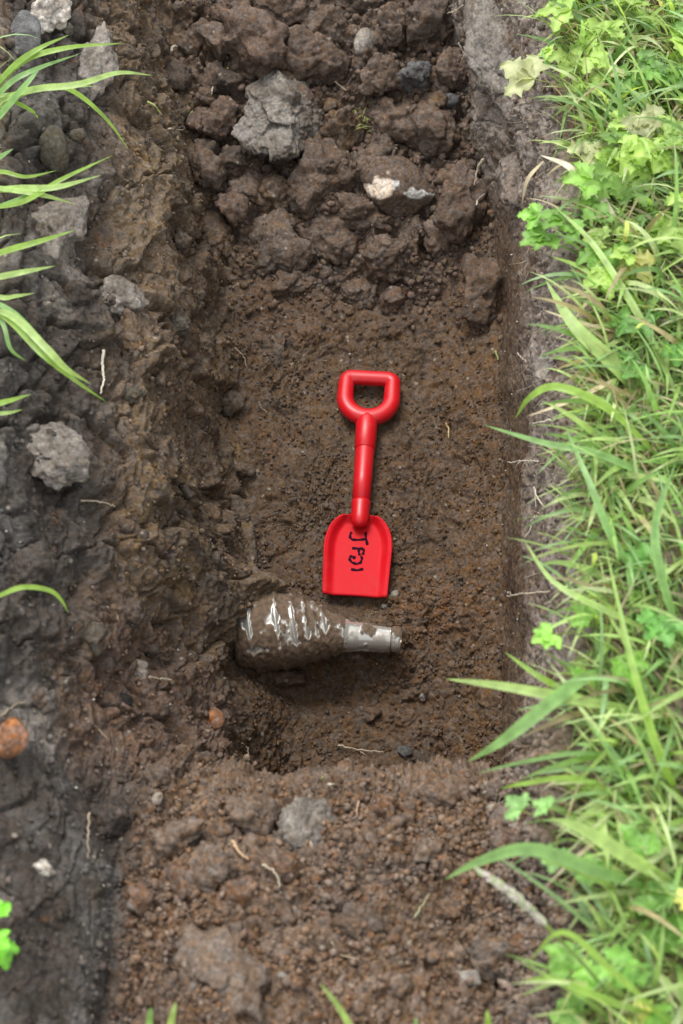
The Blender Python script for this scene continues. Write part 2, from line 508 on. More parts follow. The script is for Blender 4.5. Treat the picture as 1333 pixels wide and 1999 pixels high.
# ---- colour of the earth itself
fl1 = fbm(Pw, .10, 101, 4, .6); fl2 = fbm(Pw, .035, 105, 4, .6); fl3 = fbm(Pw + 3, .30, 109, 3)
C_brown = np.array([.082, .051, .031], f32)
C_ochre = np.array([.098, .063, .036], f32)
C_olive = np.array([.079, .054, .035], f32)
C_dark = np.array([.044, .036, .030], f32)
C_clay = np.array([.080, .073, .066], f32)
C_grey = np.array([.190, .165, .140], f32)
C_front = np.array([.138, .091, .060], f32)
C_rust = np.array([.112, .060, .032], f32)
c = np.repeat(C_brown[None], len(Pn), 0)
c = mixc(c, C_olive, sstep(.0, .5, fl1) * .6)
c = mixc(c, C_dark, sstep(.05, .5, fbm(Pw, .05, 113, 3)) * .35)
c = mixc(c, C_rust, sstep(.30, .55, fl2) * .25)
c = mixc(c, C_ochre, sstep(.15, .5, fl3) * .25)
ow = at(860, 1195, .0)
c = mixc(c, np.array([.125, .064, .032]), np.exp(-(((x - ow[0]) / .085) ** 2 + ((y - ow[1]) / .055) ** 2)) * sstep(-.5, .3, fl2) * .85)
c = mixc(c, np.array([.110, .062, .030]), sstep(.12, .26, x) * .35)
cl = np.repeat(C_dark[None] * 1.05, len(Pn), 0)
cl = mixc(cl, C_clay, sstep(-.2, .4, fl1))
low = sstep(4.0, 4.8, Un + fl3 * .5) * sstep(-.66, -.57, y)                 # browner towards the pit floor
cl = mixc(cl, np.array([.108, .074, .047]), low * .9)
och = sstep(.10, .34, fbm(Pw * np.array([1, 1, .45], f32), .055, 117, 4, .6)) * sstep(4.3, 4.9, Un + fl3 * .4) * sstep(-.42, -.25, y)
cl = mixc(cl, np.array([.160, .108, .058]), och * .75)
cl = mixc(cl, C_dark, sstep(.05, .35, smear) * .45)
cl = mixc(cl, np.array([.120, .088, .055]), sstep(.08, .35, smear2) * .45 * sstep(4.0, 4.6, Un + fl3 * .4))
cl = mixc(cl, C_grey * .8, sstep(.26, .45, fbm(Pw + 9, .12, 121, 4, .55)) * .6 * (1 - low))
cl = mixc(cl, C_rust, sstep(.42, .6, fl2) * .5)
shelfb = sstep(-.32, -.42, y) * sstep(4.2, 4.8, Un + wob * .4) * sstep(-.68, -.58, y)
cl = mixc(cl, np.array([.090, .058, .042]), shelfb * .8)
cr = np.repeat(np.array([[.100, .068, .043]], f32), len(Pn), 0)
cr = mixc(cr, np.array([.082, .050, .030]), sstep(-.2, .3, fl1))
cr = mixc(cr, np.array([.215, .180, .150]), upR * (.82 + .18 * fl2))
cr = mixc(cr, C_brown, upR * sstep(.12, .4, fl2 + .4 * (rcc - .5)) * .75)
cf = np.repeat(C_front[None], len(Pn), 0)
cf = mixc(cf, np.array([.098, .072, .055]), sstep(-.1, .4, fl1) * .75)
cf = mixc(cf, C_rust, sstep(.05, .45, fl2) * .25)
cb = np.repeat(np.array([[.100, .069, .050]], f32), len(Pn), 0)
cb = mixc(cb, np.array([.092, .064, .048]), sstep(.0, .4, fl1) * .6)
cb = mixc(cb, C_rust, sstep(.35, .6, fl2) * .35)
ct = np.repeat(np.array([[.15, .125, .095]], f32), len(Pn), 0)
ct = mixc(ct, C_brown, sstep(-.3, .3, fl2) * .8)
colr = c * z_floor[:, None] + cl * z_left[:, None] + cr * z_right[:, None] + cf * z_front[:, None] + cb * z_back[:, None] + ct * z_turf[:, None]
tot = (z_floor + z_left + z_right + z_front + z_back + z_turf)[:, None]
colr = colr / np.maximum(tot, .3)
TINT = np.repeat(np.array([[.10, .09, .06]], f32), len(P), 0)
TINT[near] = colr
ZF = np.zeros((len(P), 6), f32)
ZF[near] = np.stack([z_floor, z_left, z_right, z_front, z_back, z_turf], 1)
jj, ii = np.meshgrid(np.arange(NV - 1), np.arange(NU - 1), indexing='ij')
a_ = (jj * NU + ii).ravel()
quads = np.stack([a_, a_ + 1, a_ + NU + 1, a_ + NU], 1)
ground = mesh_obj('ground', P, quads, M_SOIL, colours=TINT)
tag(ground, 'dug earth pit with crumbling brown and dark grey sides', kind='structure')

# lookups on the finished sheet
NRM = grid_normals(P.reshape(NV, NU, 3)).reshape(-1, 3)
gx, gy, gd = project(P)
BUF = 3
W_, H_ = 1333 // BUF + 40, 2000 // BUF + 40
inb = near & (gx > -40) & (gx < 1372) & (gy > -40) & (gy < 2038)
bi = ((gx[inb] + 45) / BUF).astype(int) + ((gy[inb] + 45) / BUF).astype(int) * W_ * 2
ids = np.nonzero(inb)[0]
order = np.argsort(-gd[ids])                      # nearest written last
zbuf = np.full(W_ * 2 * (H_ + 20), -1, int)
zbuf[bi[order]] = ids[order]


def hit(px, py):
    """index of the ground vertex seen at a photo pixel"""
    for r in range(0, 12):
        best, bdp = -1, 1e9
        for oy in range(-r, r + 1):
            for ox in range(-r, r + 1):
                k = int((px + 45) / BUF) + ox + (int((py + 45) / BUF) + oy) * W_ * 2
                if 0 <= k < len(zbuf) and zbuf[k] >= 0 and gd[zbuf[k]] < bdp:
                    best, bdp = zbuf[k], gd[zbuf[k]]
        if best >= 0: return best
    return 0


VIS = np.unique(zbuf[zbuf >= 0])


# ---------------------------------------------------------------- lumps of earth and stones
def ico(sub):
    import bmesh
    bm = bmesh.new()
    bmesh.ops.create_icosphere(bm, subdivisions=sub, radius=1)
    v = np.array([q.co[:] for q in bm.verts], f32)
    f = np.array([[q.index for q in fc.verts] for fc in bm.faces], np.int64)
    bm.free()
    return v, f


ICO = {s: ico(s) for s in (1, 2, 3, 4, 5, 6)}


def lump_shape(sub, seed, angular=.6, rough=.10, size=1.0):
    """unit lump: a broken, faceted block roughened by noise"""
    r_ = np.random.default_rng(seed)
    v, f = ICO[sub]
    npl = r_.integers(9, 15)
    nn_ = r_.normal(size=(npl, 3)); nn_ /= np.linalg.norm(nn_, axis=1, keepdims=True)
    dd = r_.uniform(.62, 1.0, npl)
    dots = v @ nn_.T
    rr = np.where(dots > .05, dd[None] / np.maximum(dots, .05), 9)
    rad = -np.log(np.exp(-20 * np.minimum(rr, 2)).sum(1)) / 20 * .93
    rad = np.clip(rad, .3, 1.15)
    rad = rad * angular + (1 - angular) * .85
    q = v * rad[:, None]
    off = seed * 1.37 % 50
    n1 = fbm((q + off).astype(f32), .55, seed, 4, .62)
    g1 = grains((q + off).astype(f32), .30, seed + 5) if sub > 2 else 0
    g2 = grains((q + off).astype(f32), .13, seed + 9) if sub > 3 else 0
    q = q * (1 + rough * (1.3 * n1 + .5 * g1 + .5 * g2))[:, None]
    return q.astype(f32), f


def rot_from(n, spin, tilt=.0):
    zq = np.array(n, float); zq /= np.linalg.norm(zq)
    ya = np.array([0, 1.0, 0]) - zq * zq[1]
    if np.linalg.norm(ya) < .05: ya = np.array([1.0, 0, 0]) - zq * zq[0]
    ya /= np.linalg.norm(ya)
    xa = np.cross(ya, zq)
    return np.stack([xa, ya, zq], 1) @ np.array(Matrix.Rotation(spin, 3, 'Z'))


TONES = {
    'rust': ((.230, .095, .038), (.120, .062, .036)),
    'brown': ((.112, .077, .056), (.086, .062, .046)),
    'reddish': ((.120, .078, .057), (.095, .066, .050)),
    'orange': ((.125, .071, .042), (.098, .062, .042)),
    'grey': ((.178, .158, .136), (.118, .098, .080)),
    'greybrown': ((.120, .095, .076), (.090, .065, .048)),
    'dark': ((.062, .050, .042), (.050, .040, .033)),
    'olive': ((.085, .074, .054), (.060, .050, .036)),
    'ochre': ((.125, .082, .044), (.085, .056, .034)),
    'pale': ((.230, .205, .175), (.190, .160, .130)),
    'white': ((.48, .44, .38), (.20, .17, .14)),
    'slate': ((.100, .100, .100), (.070, .066, .062)),
    'black': ((.020, .020, .022), (.035, .03, .026)),
}


def make_lump(name, px, py, w, hgt, tone, seed, label, cat, group=None, sub=4, flat=.7, sink=.30, angular=.6, rough=.10, up=None, loc=None, mat=None, spin=None):
    k = hit(px, py)
    p = P[k].copy() if loc is None else np.array(loc)
    n = NRM[k] if up is None else np.array(up)
    if up is None: n = n * .55 + np.array([0, -.25, .75])
    n = n / np.linalg.norm(n)
    d = float((p - CAM) @ FWD)
    sx, sy = w * d / K / 2, hgt * d / K / 2 * 1.08
    sz = min(sx, sy) * flat
    q, f = lump_shape(sub, seed, .95 if cat in ('clod', 'clay lump') and angular == .6 else angular, rough)
    ref = q.copy()
    q = q * np.array([sx, sy, sz], f32)
    if cat in ('clod', 'clay lump'):
        nr_ = q / np.maximum(np.linalg.norm(q, axis=1, keepdims=True), 1e-6)
        mm = min(sx, sy)
        qo = (q + seed * .173 % 9).astype(f32)
        pa_, pe_, _ = plates(qo, mm * .75, seed, 1.0)
        am = 1.0 if cat == 'clod' else .85
        pb_, pbe_, _ = plates(qo, mm * .34, seed + 7, 1.0)
        dsp = am * (.26 * mm * pa_ * sstep(0, .10, pe_) + .07 * mm * pb_ + .0024 * grains(qo, .017, seed + 1) + .0036 * grains(qo, .0085, seed + 2)) + .09 * mm * fbm(qo, mm * .6, seed + 4, 4, .65) + .0034 * fbm(qo, .008, seed + 6, 3)
        q = (q + nr_ * dsp[:, None]).astype(f32)
    R = rot_from(n, (seed * .77 % .7 - .35) if spin is None else spin)
    q = q @ R.T.astype(f32)
    c1_, c2_ = np.array(TONES[tone][0], f32), np.array(TONES[tone][1], f32)
    m_ = sstep(-.35, .35, fbm((ref + seed).astype(f32), .7, seed + 3, 4, .6))
    if tone in ('brown', 'reddish', 'dark', 'greybrown', 'ochre'):
        c1_ = c1_ * .55 + TINT[k] * .45; c2_ = c2_ * .55 + TINT[k] * .45
    cc_ = c1_[None] * (1 - m_[:, None]) + c2_[None] * m_[:, None]
    if cat == 'clod':
        ru = sstep(.25, .5, fbm((q + seed).astype(f32), .03, seed + 2, 3))[:, None] * .5
        cc_ = cc_ * (1 - ru) + np.array([[.105, .066, .043]]) * ru
    cc_ = cc_ * (1 + .18 * vnoise((ref + seed).astype(f32), .25, seed + 8))[:, None]
    # mud from the heap sticks low on the sides
    p = p + n * sz * (1 - 2 * sink) * .9
    o = mesh_obj(name, q, f, mat or (M_DRY if tone in ('grey', 'pale', 'white', 'slate') else M_CLOD), colours=cc_)
    o.location = [float(a) for a in p]
    return tag(o, label, cat, group)


L = []   # (name, px, py, w, h, tone, seed, label, category, kwargs)


def clod(px, py, w, h_, tone, label, seed=None, name='soil_clod', cat='clod', **kw):
    if cat == 'clay lump' and 'sub' not in kw: kw['sub'] = 5
    if cat == 'clay lump': kw.setdefault('sink', .42)
    if cat == 'clod' and w > 60: kw.setdefault('sub', 5)
    if cat == 'clod' and 430 < py < 610: kw.setdefault('sink', .55); kw.setdefault('flat', .6)
    if cat == 'clod': kw.setdefault('sink', .42); kw.setdefault('flat', .9)
    L.append((name, px, py, w, h_, tone, seed if seed is not None else 200 + len(L) * 7, label, cat, kw))


HEAP = 'clods in the heap at the far end of the pit'
# --- heap at the far end
clod(500, 92, 150, 105, 'reddish', 'largest flat brown clod high in the heap, just left of a dark gap', group=HEAP)
clod(606, 108, 130, 95, 'brown', 'dark brown clod beside the largest flat clod, above the grey lump', group=HEAP)
clod(628, 48, 90, 66, 'greybrown', 'greyish brown clod near the top of the heap, above its darker neighbour', group=HEAP)
clod(838, 55, 110, 95, 'dark', 'dark rounded clod at the top of the heap beside the turf edge', group=HEAP)
clod(770, 48, 70, 60, 'brown', 'brown clod between the pale stone and the dark rounded clod', group=HEAP)
clod(708, 86, 42, 52, 'pale', 'small pale grey stone standing among brown clods high in the heap', name='stone', cat='stone', group='stones in the pit')
clod(545, 240, 158, 165, 'grey', 'big rough light grey clay lump in the heap', name='clay_lump', cat='clay lump', rough=.14, flat=.6, sub=6, sink=.15)
clod(805, 150, 68, 56, 'slate', 'dark grey angular clod right of the heap middle', group=HEAP)
clod(735, 158, 90, 70, 'brown', 'brown clod left of the dark grey angular one', group=HEAP)
clod(879, 197, 38, 30, 'slate', 'small grey pebble at the right side of the heap', name='stone', cat='stone', group='stones in the pit')
clod(665, 255, 95, 85, 'ochre', 'ochre tinged clod touching the big grey clay lump', group=HEAP)
clod(765, 245, 120, 95, 'brown', 'broad brown clod beside the tuft of yellow grass', group=HEAP)
clod(858, 262, 90, 105, 'brown', 'tall brown clod near the pit corner under the turf edge', group=HEAP)
clod(618, 345, 110, 120, 'brown', 'brown clod below the grey clay lump', group=HEAP)
clod(540, 385, 70, 70, 'ochre', 'yellowish crumbly clod low on the left of the heap', group=HEAP)
clod(450, 402, 56, 58, 'reddish', 'small round reddish clod low on the left of the heap', group=HEAP)
clod(893, 385, 92, 140, 'brown', 'tall dark clod right of the mud caked bone white stone', group=HEAP)
clod(522, 482, 150, 115, 'greybrown', 'smeared greyish clod at the foot of the heap', group=HEAP)
clod(645, 470, 100, 80, 'brown', 'brown clod at the foot of the heap beside the smeared greyish one', group=HEAP)
clod(420, 455, 75, 75, 'brown', 'brown clod at the foot of the heap against the dark wall', group=HEAP)
clod(950, 572, 120, 120, 'brown', 'crumbly clod in the corner below the heap, by the turf wall', group=HEAP)
clod(862, 470, 100, 70, 'brown', 'low brown clod under the tall dark clod', group=HEAP)
clod(740, 500, 110, 70, 'brown', 'low brown clod at the foot of the heap above the bare floor', group=HEAP)
clod(445, 160, 56, 46, 'dark', 'small dark clod left of the grey clay lump top', group=HEAP)
clod(395, 75, 70, 60, 'brown', 'brown clod at the far left of the heap', group=HEAP)
clod(430, 235, 66, 66, 'reddish', 'reddish clod left of the grey clay lump', group=HEAP)
clod(448, 315, 70, 56, 'dark', 'dark clod under the left edge of the grey clay lump', group=HEAP)
clod(345, 150, 60, 70, 'dark', 'dark clod at the left edge of the heap beside the root', group=HEAP)
clod(720, 320, 90, 60, 'brown', 'brown clod above the mud caked white stone', group=HEAP)
clod(560, 20, 110, 60, 'brown', 'brown clod at the top edge left of centre', group=HEAP)
clod(690, 15, 100, 55, 'dark', 'dark clod at the top edge above the pale stone', group=HEAP)
clod(450, 18, 90, 60, 'brown', 'brown clod at the top edge above the largest flat clod', group=HEAP)
clod(885, 130, 70, 60, 'brown', 'brown clod hard against the turf edge near the top', group=HEAP)
clod(700, 420, 120, 60, 'brown', 'broad low clod just below the white stone', group=HEAP)
clod(800, 455, 70, 50, 'greybrown', 'greyish small clod below the white stone to the right', group=HEAP)
clod(585, 540, 70, 45, 'brown', 'small low clod on the slope above the spade', group=HEAP)
clod(700, 570, 90, 50, 'greybrown', 'pale smeared low clod on the slope above the spade', group=HEAP)
# --- left wall
clod(100, 892, 115, 160, 'grey', 'large grey clay slab on the dark left bank beside a crack', name='clay_lump', cat='clay lump', flat=.45, rough=.10, sub=5)
clod(222, 585, 98, 82, 'grey', 'light grey knobbly clay lump on the middle of the left bank', name='clay_lump', cat='clay lump', flat=.6, rough=.13)
clod(183, 130, 75, 185, 'grey', 'long pale grey clay slab behind the upper left grass', name='clay_lump', cat='clay lump', flat=.5, sub=5)
clod(100, 455, 120, 165, 'grey', 'broad grey clay block between two left grass tufts', name='clay_lump', cat='clay lump', flat=.5, sub=5)
clod(108, 295, 74, 90, 'olive', 'smooth olive grey stone in the left bank', name='stone', cat='stone', rough=.03, angular=.35, group='stones in the pit')
clod(48, 75, 66, 130, 'slate', 'upright grey stone at the upper left corner', name='stone', cat='stone', rough=.05, group='stones in the pit')
clod(95, 25, 70, 95, 'white', 'whitish lump at the upper left corner', name='clay_lump', cat='clay lump', rough=.12)
clod(258, 655, 50, 90, 'ochre', 'ochre clay slab below the knobbly grey lump', name='clay_lump', cat='clay lump', flat=.5)
clod(55, 1110, 110, 90, 'dark', 'rounded dark clay lump above the arched grass blade', name='clay_lump', cat='clay lump', rough=.06)
clod(20, 1450, 70, 85, 'rust', 'rusty orange round lump at the left edge', name='rusty_lump', cat='rusty lump', rough=.09, angular=.3, sink=.15, flat=.95)
clod(428, 1408, 38, 50, 'rust', 'small orange stone on the left lip of the pit', name='stone', cat='stone', rough=.05, sink=-.35, group='stones in the pit')
clod(245, 1363, 30, 26, 'black', 'black coal chip on the left shelf', name='coal_chip', cat='coal', rough=.04, angular=.95)
clod(265, 1310, 60, 34, 'pale', 'pale yellowish flake of clay on the left shelf', name='clay_lump', cat='clay lump', flat=.4)
clod(85, 1692, 56, 22, 'white', 'whitish lime crust on the dark clay, lower left', name='lime_crust', cat='lime crust', flat=.9, angular=.95, rough=.3, up=(0, -.2, .9))
clod(212, 1600, 85, 62, 'dark', 'dark grey clod between the clay wall and the loose soil', name='soil_clod')
clod(470, 915, 45, 20, 'brown', 'small ledge of brown earth sticking out of the left wall', name='soil_clod', sink=.2)
clod(540, 690, 26, 62, 'greybrown', 'smooth upright smear of clay on the floor left of the spade', name='clay_lump', cat='clay lump', flat=.3)
# --- floor
clod(772, 1160, 20, 15, 'pale', 'small pale pebble off the right corner of the spade blade', name='stone', cat='stone', sub=3, sink=.2, group='stones in the pit')
clod(752, 1182, 16, 10, 'pale', 'tiny pale pebble below the spade blade', name='stone', cat='stone', sub=3, sink=.2, group='stones in the pit')
clod(786, 1468, 30, 22, 'slate', 'bluish grey pebble at the near end of the pit floor', name='stone', cat='stone', sub=3, sink=.2, group='stones in the pit')
clod(881, 1298, 18, 20, 'greybrown', 'small round pebble right of the bottle mouth', name='stone', cat='stone', sub=3, group='stones in the pit')
clod(824, 1360, 15, 15, 'grey', 'tiny grey pebble on the floor below the bottle mouth', name='stone', cat='stone', sub=3, group='stones in the pit')
clod(484, 1306, 18, 12, 'slate', 'bluish glassy chip under the bottle base', name='glass_chip', cat='glass chip', sub=3, sink=.2)
clod(560, 519, 12, 8, 'slate', 'tiny blue chip on the smeared greyish clod', name='plastic_chip', cat='chip', sub=2)
clod(560, 1322, 60, 34, 'brown', 'crumb of brown earth under the bottle belly', name='soil_clod', sub=4)
clod(720, 1395, 46, 30, 'brown', 'small brown clod on the near part of the floor', name='soil_clod')
# --- near mound
MND = 'clods on the loose soil at the near end'
clod(487, 1600, 105, 78, 'greybrown', 'greyish rounded clod near the pit lip beside a dark gap', group=MND)
clod(345, 1640, 130, 66, 'greybrown', 'long greyish clod at the upper left of the loose soil', group=MND)
clod(345, 1722, 66, 78, 'orange', 'orange brown clod near the dark clay wall', group=MND)
clod(412, 1700, 88, 80, 'greybrown', 'rounded clod between two orange ones', group=MND)
clod(462, 1738, 60, 60, 'orange', 'round orange brown clod in the loose soil', group=MND)
clod(605, 1625, 105, 100, 'grey', 'flat light grey clay flake on the loose soil', name='clay_lump', cat='clay lump', flat=.35)
clod(430, 1900, 190, 130, 'greybrown', 'broad low greyish clod at the bottom of the picture', group=MND, flat=.4)
clod(264, 1766, 38, 26, 'grey', 'small pinkish grey pebble beside the dark clay wall', name='stone', cat='stone', group='stones in the pit')
clod(915, 1908, 42, 44, 'pale', 'pale triangular stone on the loose soil near the turf', name='stone', cat='stone', angular=.95, rough=.04, group='stones in the pit')
clod(551, 1902, 24, 20, 'pale', 'small white pebble near the bottom middle', name='stone', cat='stone', sub=3, group='stones in the pit')
clod(620, 1850, 140, 90, 'brown', 'low crumbly clod at the bottom middle', group=MND, flat=.4)
clod(560, 1690, 44, 40, 'orange', 'small orange clod below the light grey flake', group=MND)
clod(750, 1590, 50, 40, 'orange', 'pair of small orange brown clods below the curl of root', group=MND)
clod(690, 1800, 90, 60, 'dark', 'greyish dark clod in the lower middle of the loose soil', group=MND, flat=.5)
clod(965, 1870, 90, 90, 'greybrown', 'greyish clod near the seed head', group=MND, flat=.5)
clod(880, 1560, 110, 70, 'brown', 'low brown clod on the right part of the near lip', group=MND, flat=.5)
clod(1000, 1600, 80, 60, 'reddish', 'reddish clod under the overhanging grass on the near lip', group=MND, flat=.5)
clod(310, 1565, 22, 26, 'pale', 'small pale knob of grit left of the near mound', name='stone', cat='stone', sub=3, group='stones in the pit')
# --- turf edge on the right
clod(975, 120, 120, 330, 'grey', 'smooth grey clay slab under the turf at the upper right', name='clay_lump', cat='clay lump', flat=.5, rough=.03, sub=6, sink=.5, angular=.45, up=(-.55, -.25, .7), spin=.12)
clod(1000, 345, 70, 130, 'greybrown', 'grey clay block hanging at the turf edge beside a crack', name='clay_lump', cat='clay lump', flat=.5, sub=5, sink=.4)
clod(1065, 705, 42, 62, 'pale', 'pale crumbly flake in the turf wall level with the spade grip', name='clay_lump', cat='clay lump', flat=.35, sink=.4)
clod(1120, 1700, 80, 70, 'greybrown', 'pinkish grey clod under the near grass', name='soil_clod')

for (nm, px, py, w, h_, tone, seed, label, cat, kw) in L:
    g = kw.pop('group', None)
    make_lump(nm, px, py, w, h_, tone, seed, label, cat, g, **kw)

# mud caked stone with a white face
st = make_lump('stone', 765, 368, 165, 112, 'brown', 931, 'mud caked bone white stone with chalky face in the heap', 'stone', 'stones in the pit', sub=5, flat=.8, sink=.2, angular=.75, rough=.07)
me = st.data
nv = len(me.vertices)
co = np.empty(nv * 3, f32); me.vertices.foreach_get('co', co); co = co.reshape(-1, 3)
qx, qy, _ = project((co + np.array(st.location)).astype(float))
lin = np.where(qx < 778, 376 - (qx - 690) * .22, 378)
wdt = np.where(qx < 778, 5 + 17 * sstep(688, 745, qx) * sstep(778, 755, qx), 9 * sstep(786, 800, qx) * sstep(834, 822, qx) + .5)
msk = sstep(.0, .3, 1.0 - np.abs(qy - lin) / wdt + vnoise(co + 4, .012, 77) * .55)
cc4 = np.empty(nv * 4, f32); me.color_attributes['tint'].data.foreach_get('color', cc4); cc4 = cc4.reshape(-1, 4)
white = np.where((qx < 765)[:, None], np.array([[.56, .46, .36]]), np.array([[.55, .53, .50]]))
cc4[:, :3] = cc4[:, :3] * (1 - msk[:, None]) + white * msk[:, None]
me.color_attributes['tint'].data.foreach_set('color', cc4.ravel().astype(f32))

# ---- many smaller clods, each its own object, in three look-alike groups
def scatter_clods(n, idx_weight, tone_choices, smin, smax, label, group, seed0, sub=3):
    w_ = idx_weight[VIS]; w_ = w_ / w_.sum()
    pick = rng.choice(VIS, n, p=w_)
    for q_, k in enumerate(pick):
        d = gd[k]
        s_px = smin * (smax / smin) ** (rng.random() ** 1.8)
        tone = tone_choices[rng.integers(len(tone_choices))]
        make_lump('soil_clod', float(gx[k]), float(gy[k]), s_px * rng.uniform(.9, 1.3), s_px * rng.uniform(.7, 1.0), tone, seed0 + q_, label, 'clod', group,
                  sub=4 if s_px > 30 else 3, loc=P[k], flat=rng.uniform(.65, .95), sink=rng.uniform(.35, .5), spin=rng.uniform(0, 6.28), rough=.12)


wt_back = ZF[:, 4] * (.08 + sstep(.40, .75, P[:, 1]))
scatter_clods(190, wt_back, ['brown', 'brown', 'reddish', 'dark', 'greybrown', 'brown', 'ochre'], 14, 66, 'small dark brown clod in the heap at the far end of the pit', 'small clods in the far heap', 3000)
scatter_clods(95, ZF[:, 3] * (P[:, 2] > .3), ['brown', 'greybrown', 'brown', 'brown', 'orange'], 18, 46, 'small orange brown clod on the loose soil at the near end', 'small clods on the near mound', 4000)
scatter_clods(22, ZF[:, 1], ['dark', 'dark', 'olive', 'greybrown', 'dark'], 20, 55, 'small dark grey clod stuck to the left bank', 'small clods on the left bank', 5000)

# ---- crumbs: nobody could count them
def scatter_stuff(name, label, n, weight, smin, smax, seed, tint_fn, sub=1, sink=.25):
    r_ = np.random.default_rng(seed)
    cand = np.nonzero(weight > 0)[0]
    w_ = weight[cand]; w_ = w_ / w_.sum()
    pick = r_.choice(cand, n, p=w_)
    tv = [lump_shape(sub, seed + t, .95, .34) for t in range(10)]
    nvt, f0 = len(tv[0][0]), tv[0][1]
    T = np.stack([t[0] for t in tv])
    ti = r_.integers(0, 10, n)
    s = smin * (smax / smin) ** (r_.random(n) ** 2.2)
    sc = s[:, None] * r_.uniform(.7, 1.2, (n, 3))
    q = T[ti] * sc[:, None, :]
    # random rotation
    a = r_.normal(size=(n, 4)); a /= np.linalg.norm(a, axis=1, keepdims=True)
    w0, x0, y0, z0 = a.T
    R = np.stack([np.stack([1 - 2 * (y0 ** 2 + z0 ** 2), 2 * (x0 * y0 - z0 * w0), 2 * (x0 * z0 + y0 * w0)], 1),
                  np.stack([2 * (x0 * y0 + z0 * w0), 1 - 2 * (x0 ** 2 + z0 ** 2), 2 * (y0 * z0 - x0 * w0)], 1),
                  np.stack([2 * (x0 * z0 - y0 * w0), 2 * (y0 * z0 + x0 * w0), 1 - 2 * (x0 ** 2 + y0 ** 2)], 1)], 1)
    q = np.einsum('nij,nvj->nvi', R, q)
    pos = P[pick] + NRM[pick] * (s * (1 - 2 * sink))[:, None] + r_.normal(size=(n, 3)) * .0015
    q = q + pos[:, None, :]
    cols = tint_fn(pick, r_, n)
    cols = np.repeat(cols[:, None, :], nvt, 1).reshape(-1, 3)
    faces = (f0[None] + (np.arange(n) * nvt)[:, None, None]).reshape(-1, 3)
    o = mesh_obj(name, q.reshape(-1, 3), faces, M_CRUMB, colours=cols)
    return tag(o, label, kind='stuff')


def tint_local(pick, r_, n):
    return TINT[pick] * r_.uniform(.75, 1.35, (n, 1)) * r_.uniform(.94, 1.06, (n, 3))


def tint_front(pick, r_, n):
    cols_ = TINT[pick] * r_.uniform(.75, 1.35, (n, 1))
    m_ = (r_.random(n) < .30)[:, None]
    return np.where(m_, cols_ * .5 + np.array([[.13, .062, .032]]) * .5 * r_.uniform(.6, 1.0, (n, 1)), cols_)


visw = np.zeros(len(P), f32); visw[near & (P[:, 1] > -1.1) & (P[:, 1] < 1.45)] = 1
scatter_stuff('loose_crumbs', 'orange brown soil crumbs strewn over the near mound', 30000, visw * (.25 + sstep(-.2, .3, fbm(P, .12, 88, 2))) * sstep(.5, .8, ZF[:, 3]) * (P[:, 2] > .25) * (.25 + sstep(-.55, -.68, P[:, 1])), .0011, .0075, 61, tint_front, sink=.4)
scatter_stuff('floor_crumbs', 'brown soil crumbs scattered over the pit floor', 9500, visw * ZF[:, 0] * (.25 + sstep(-.1, .3, fbm(P, .09, 35, 2))), .0012, .0052, 62, tint_local, sink=.4)
scatter_stuff('heap_crumbs', 'brown crumbs filling the gaps of the far heap', 9000, visw * ZF[:, 4], .002, .011, 63, tint_local, sink=.35)
scatter_stuff('bank_crumbs', 'dark crumbs clinging to the left bank', 6000, visw * ZF[:, 1], .0012, .006, 64, tint_local)
scatter_stuff('edge_crumbs', 'dry grey crumbs along the turf edge', 2500, visw * (ZF[:, 2] * (P[:, 2] > .4) + ZF[:, 5] * (P[:, 0] > 0) * (P[:, 0] < .5)), .002, .008, 65, tint_local)
scatter_stuff('pale_grit', 'tiny pale grit speckled over the earth', 900, visw * (1 - ZF[:, 5]), .0010, .0030, 66,
              lambda pick, r_, n: np.array([[.26, .23, .19]]) * r_.uniform(.6, 1.3, (n, 1)), sub=1, sink=.3)


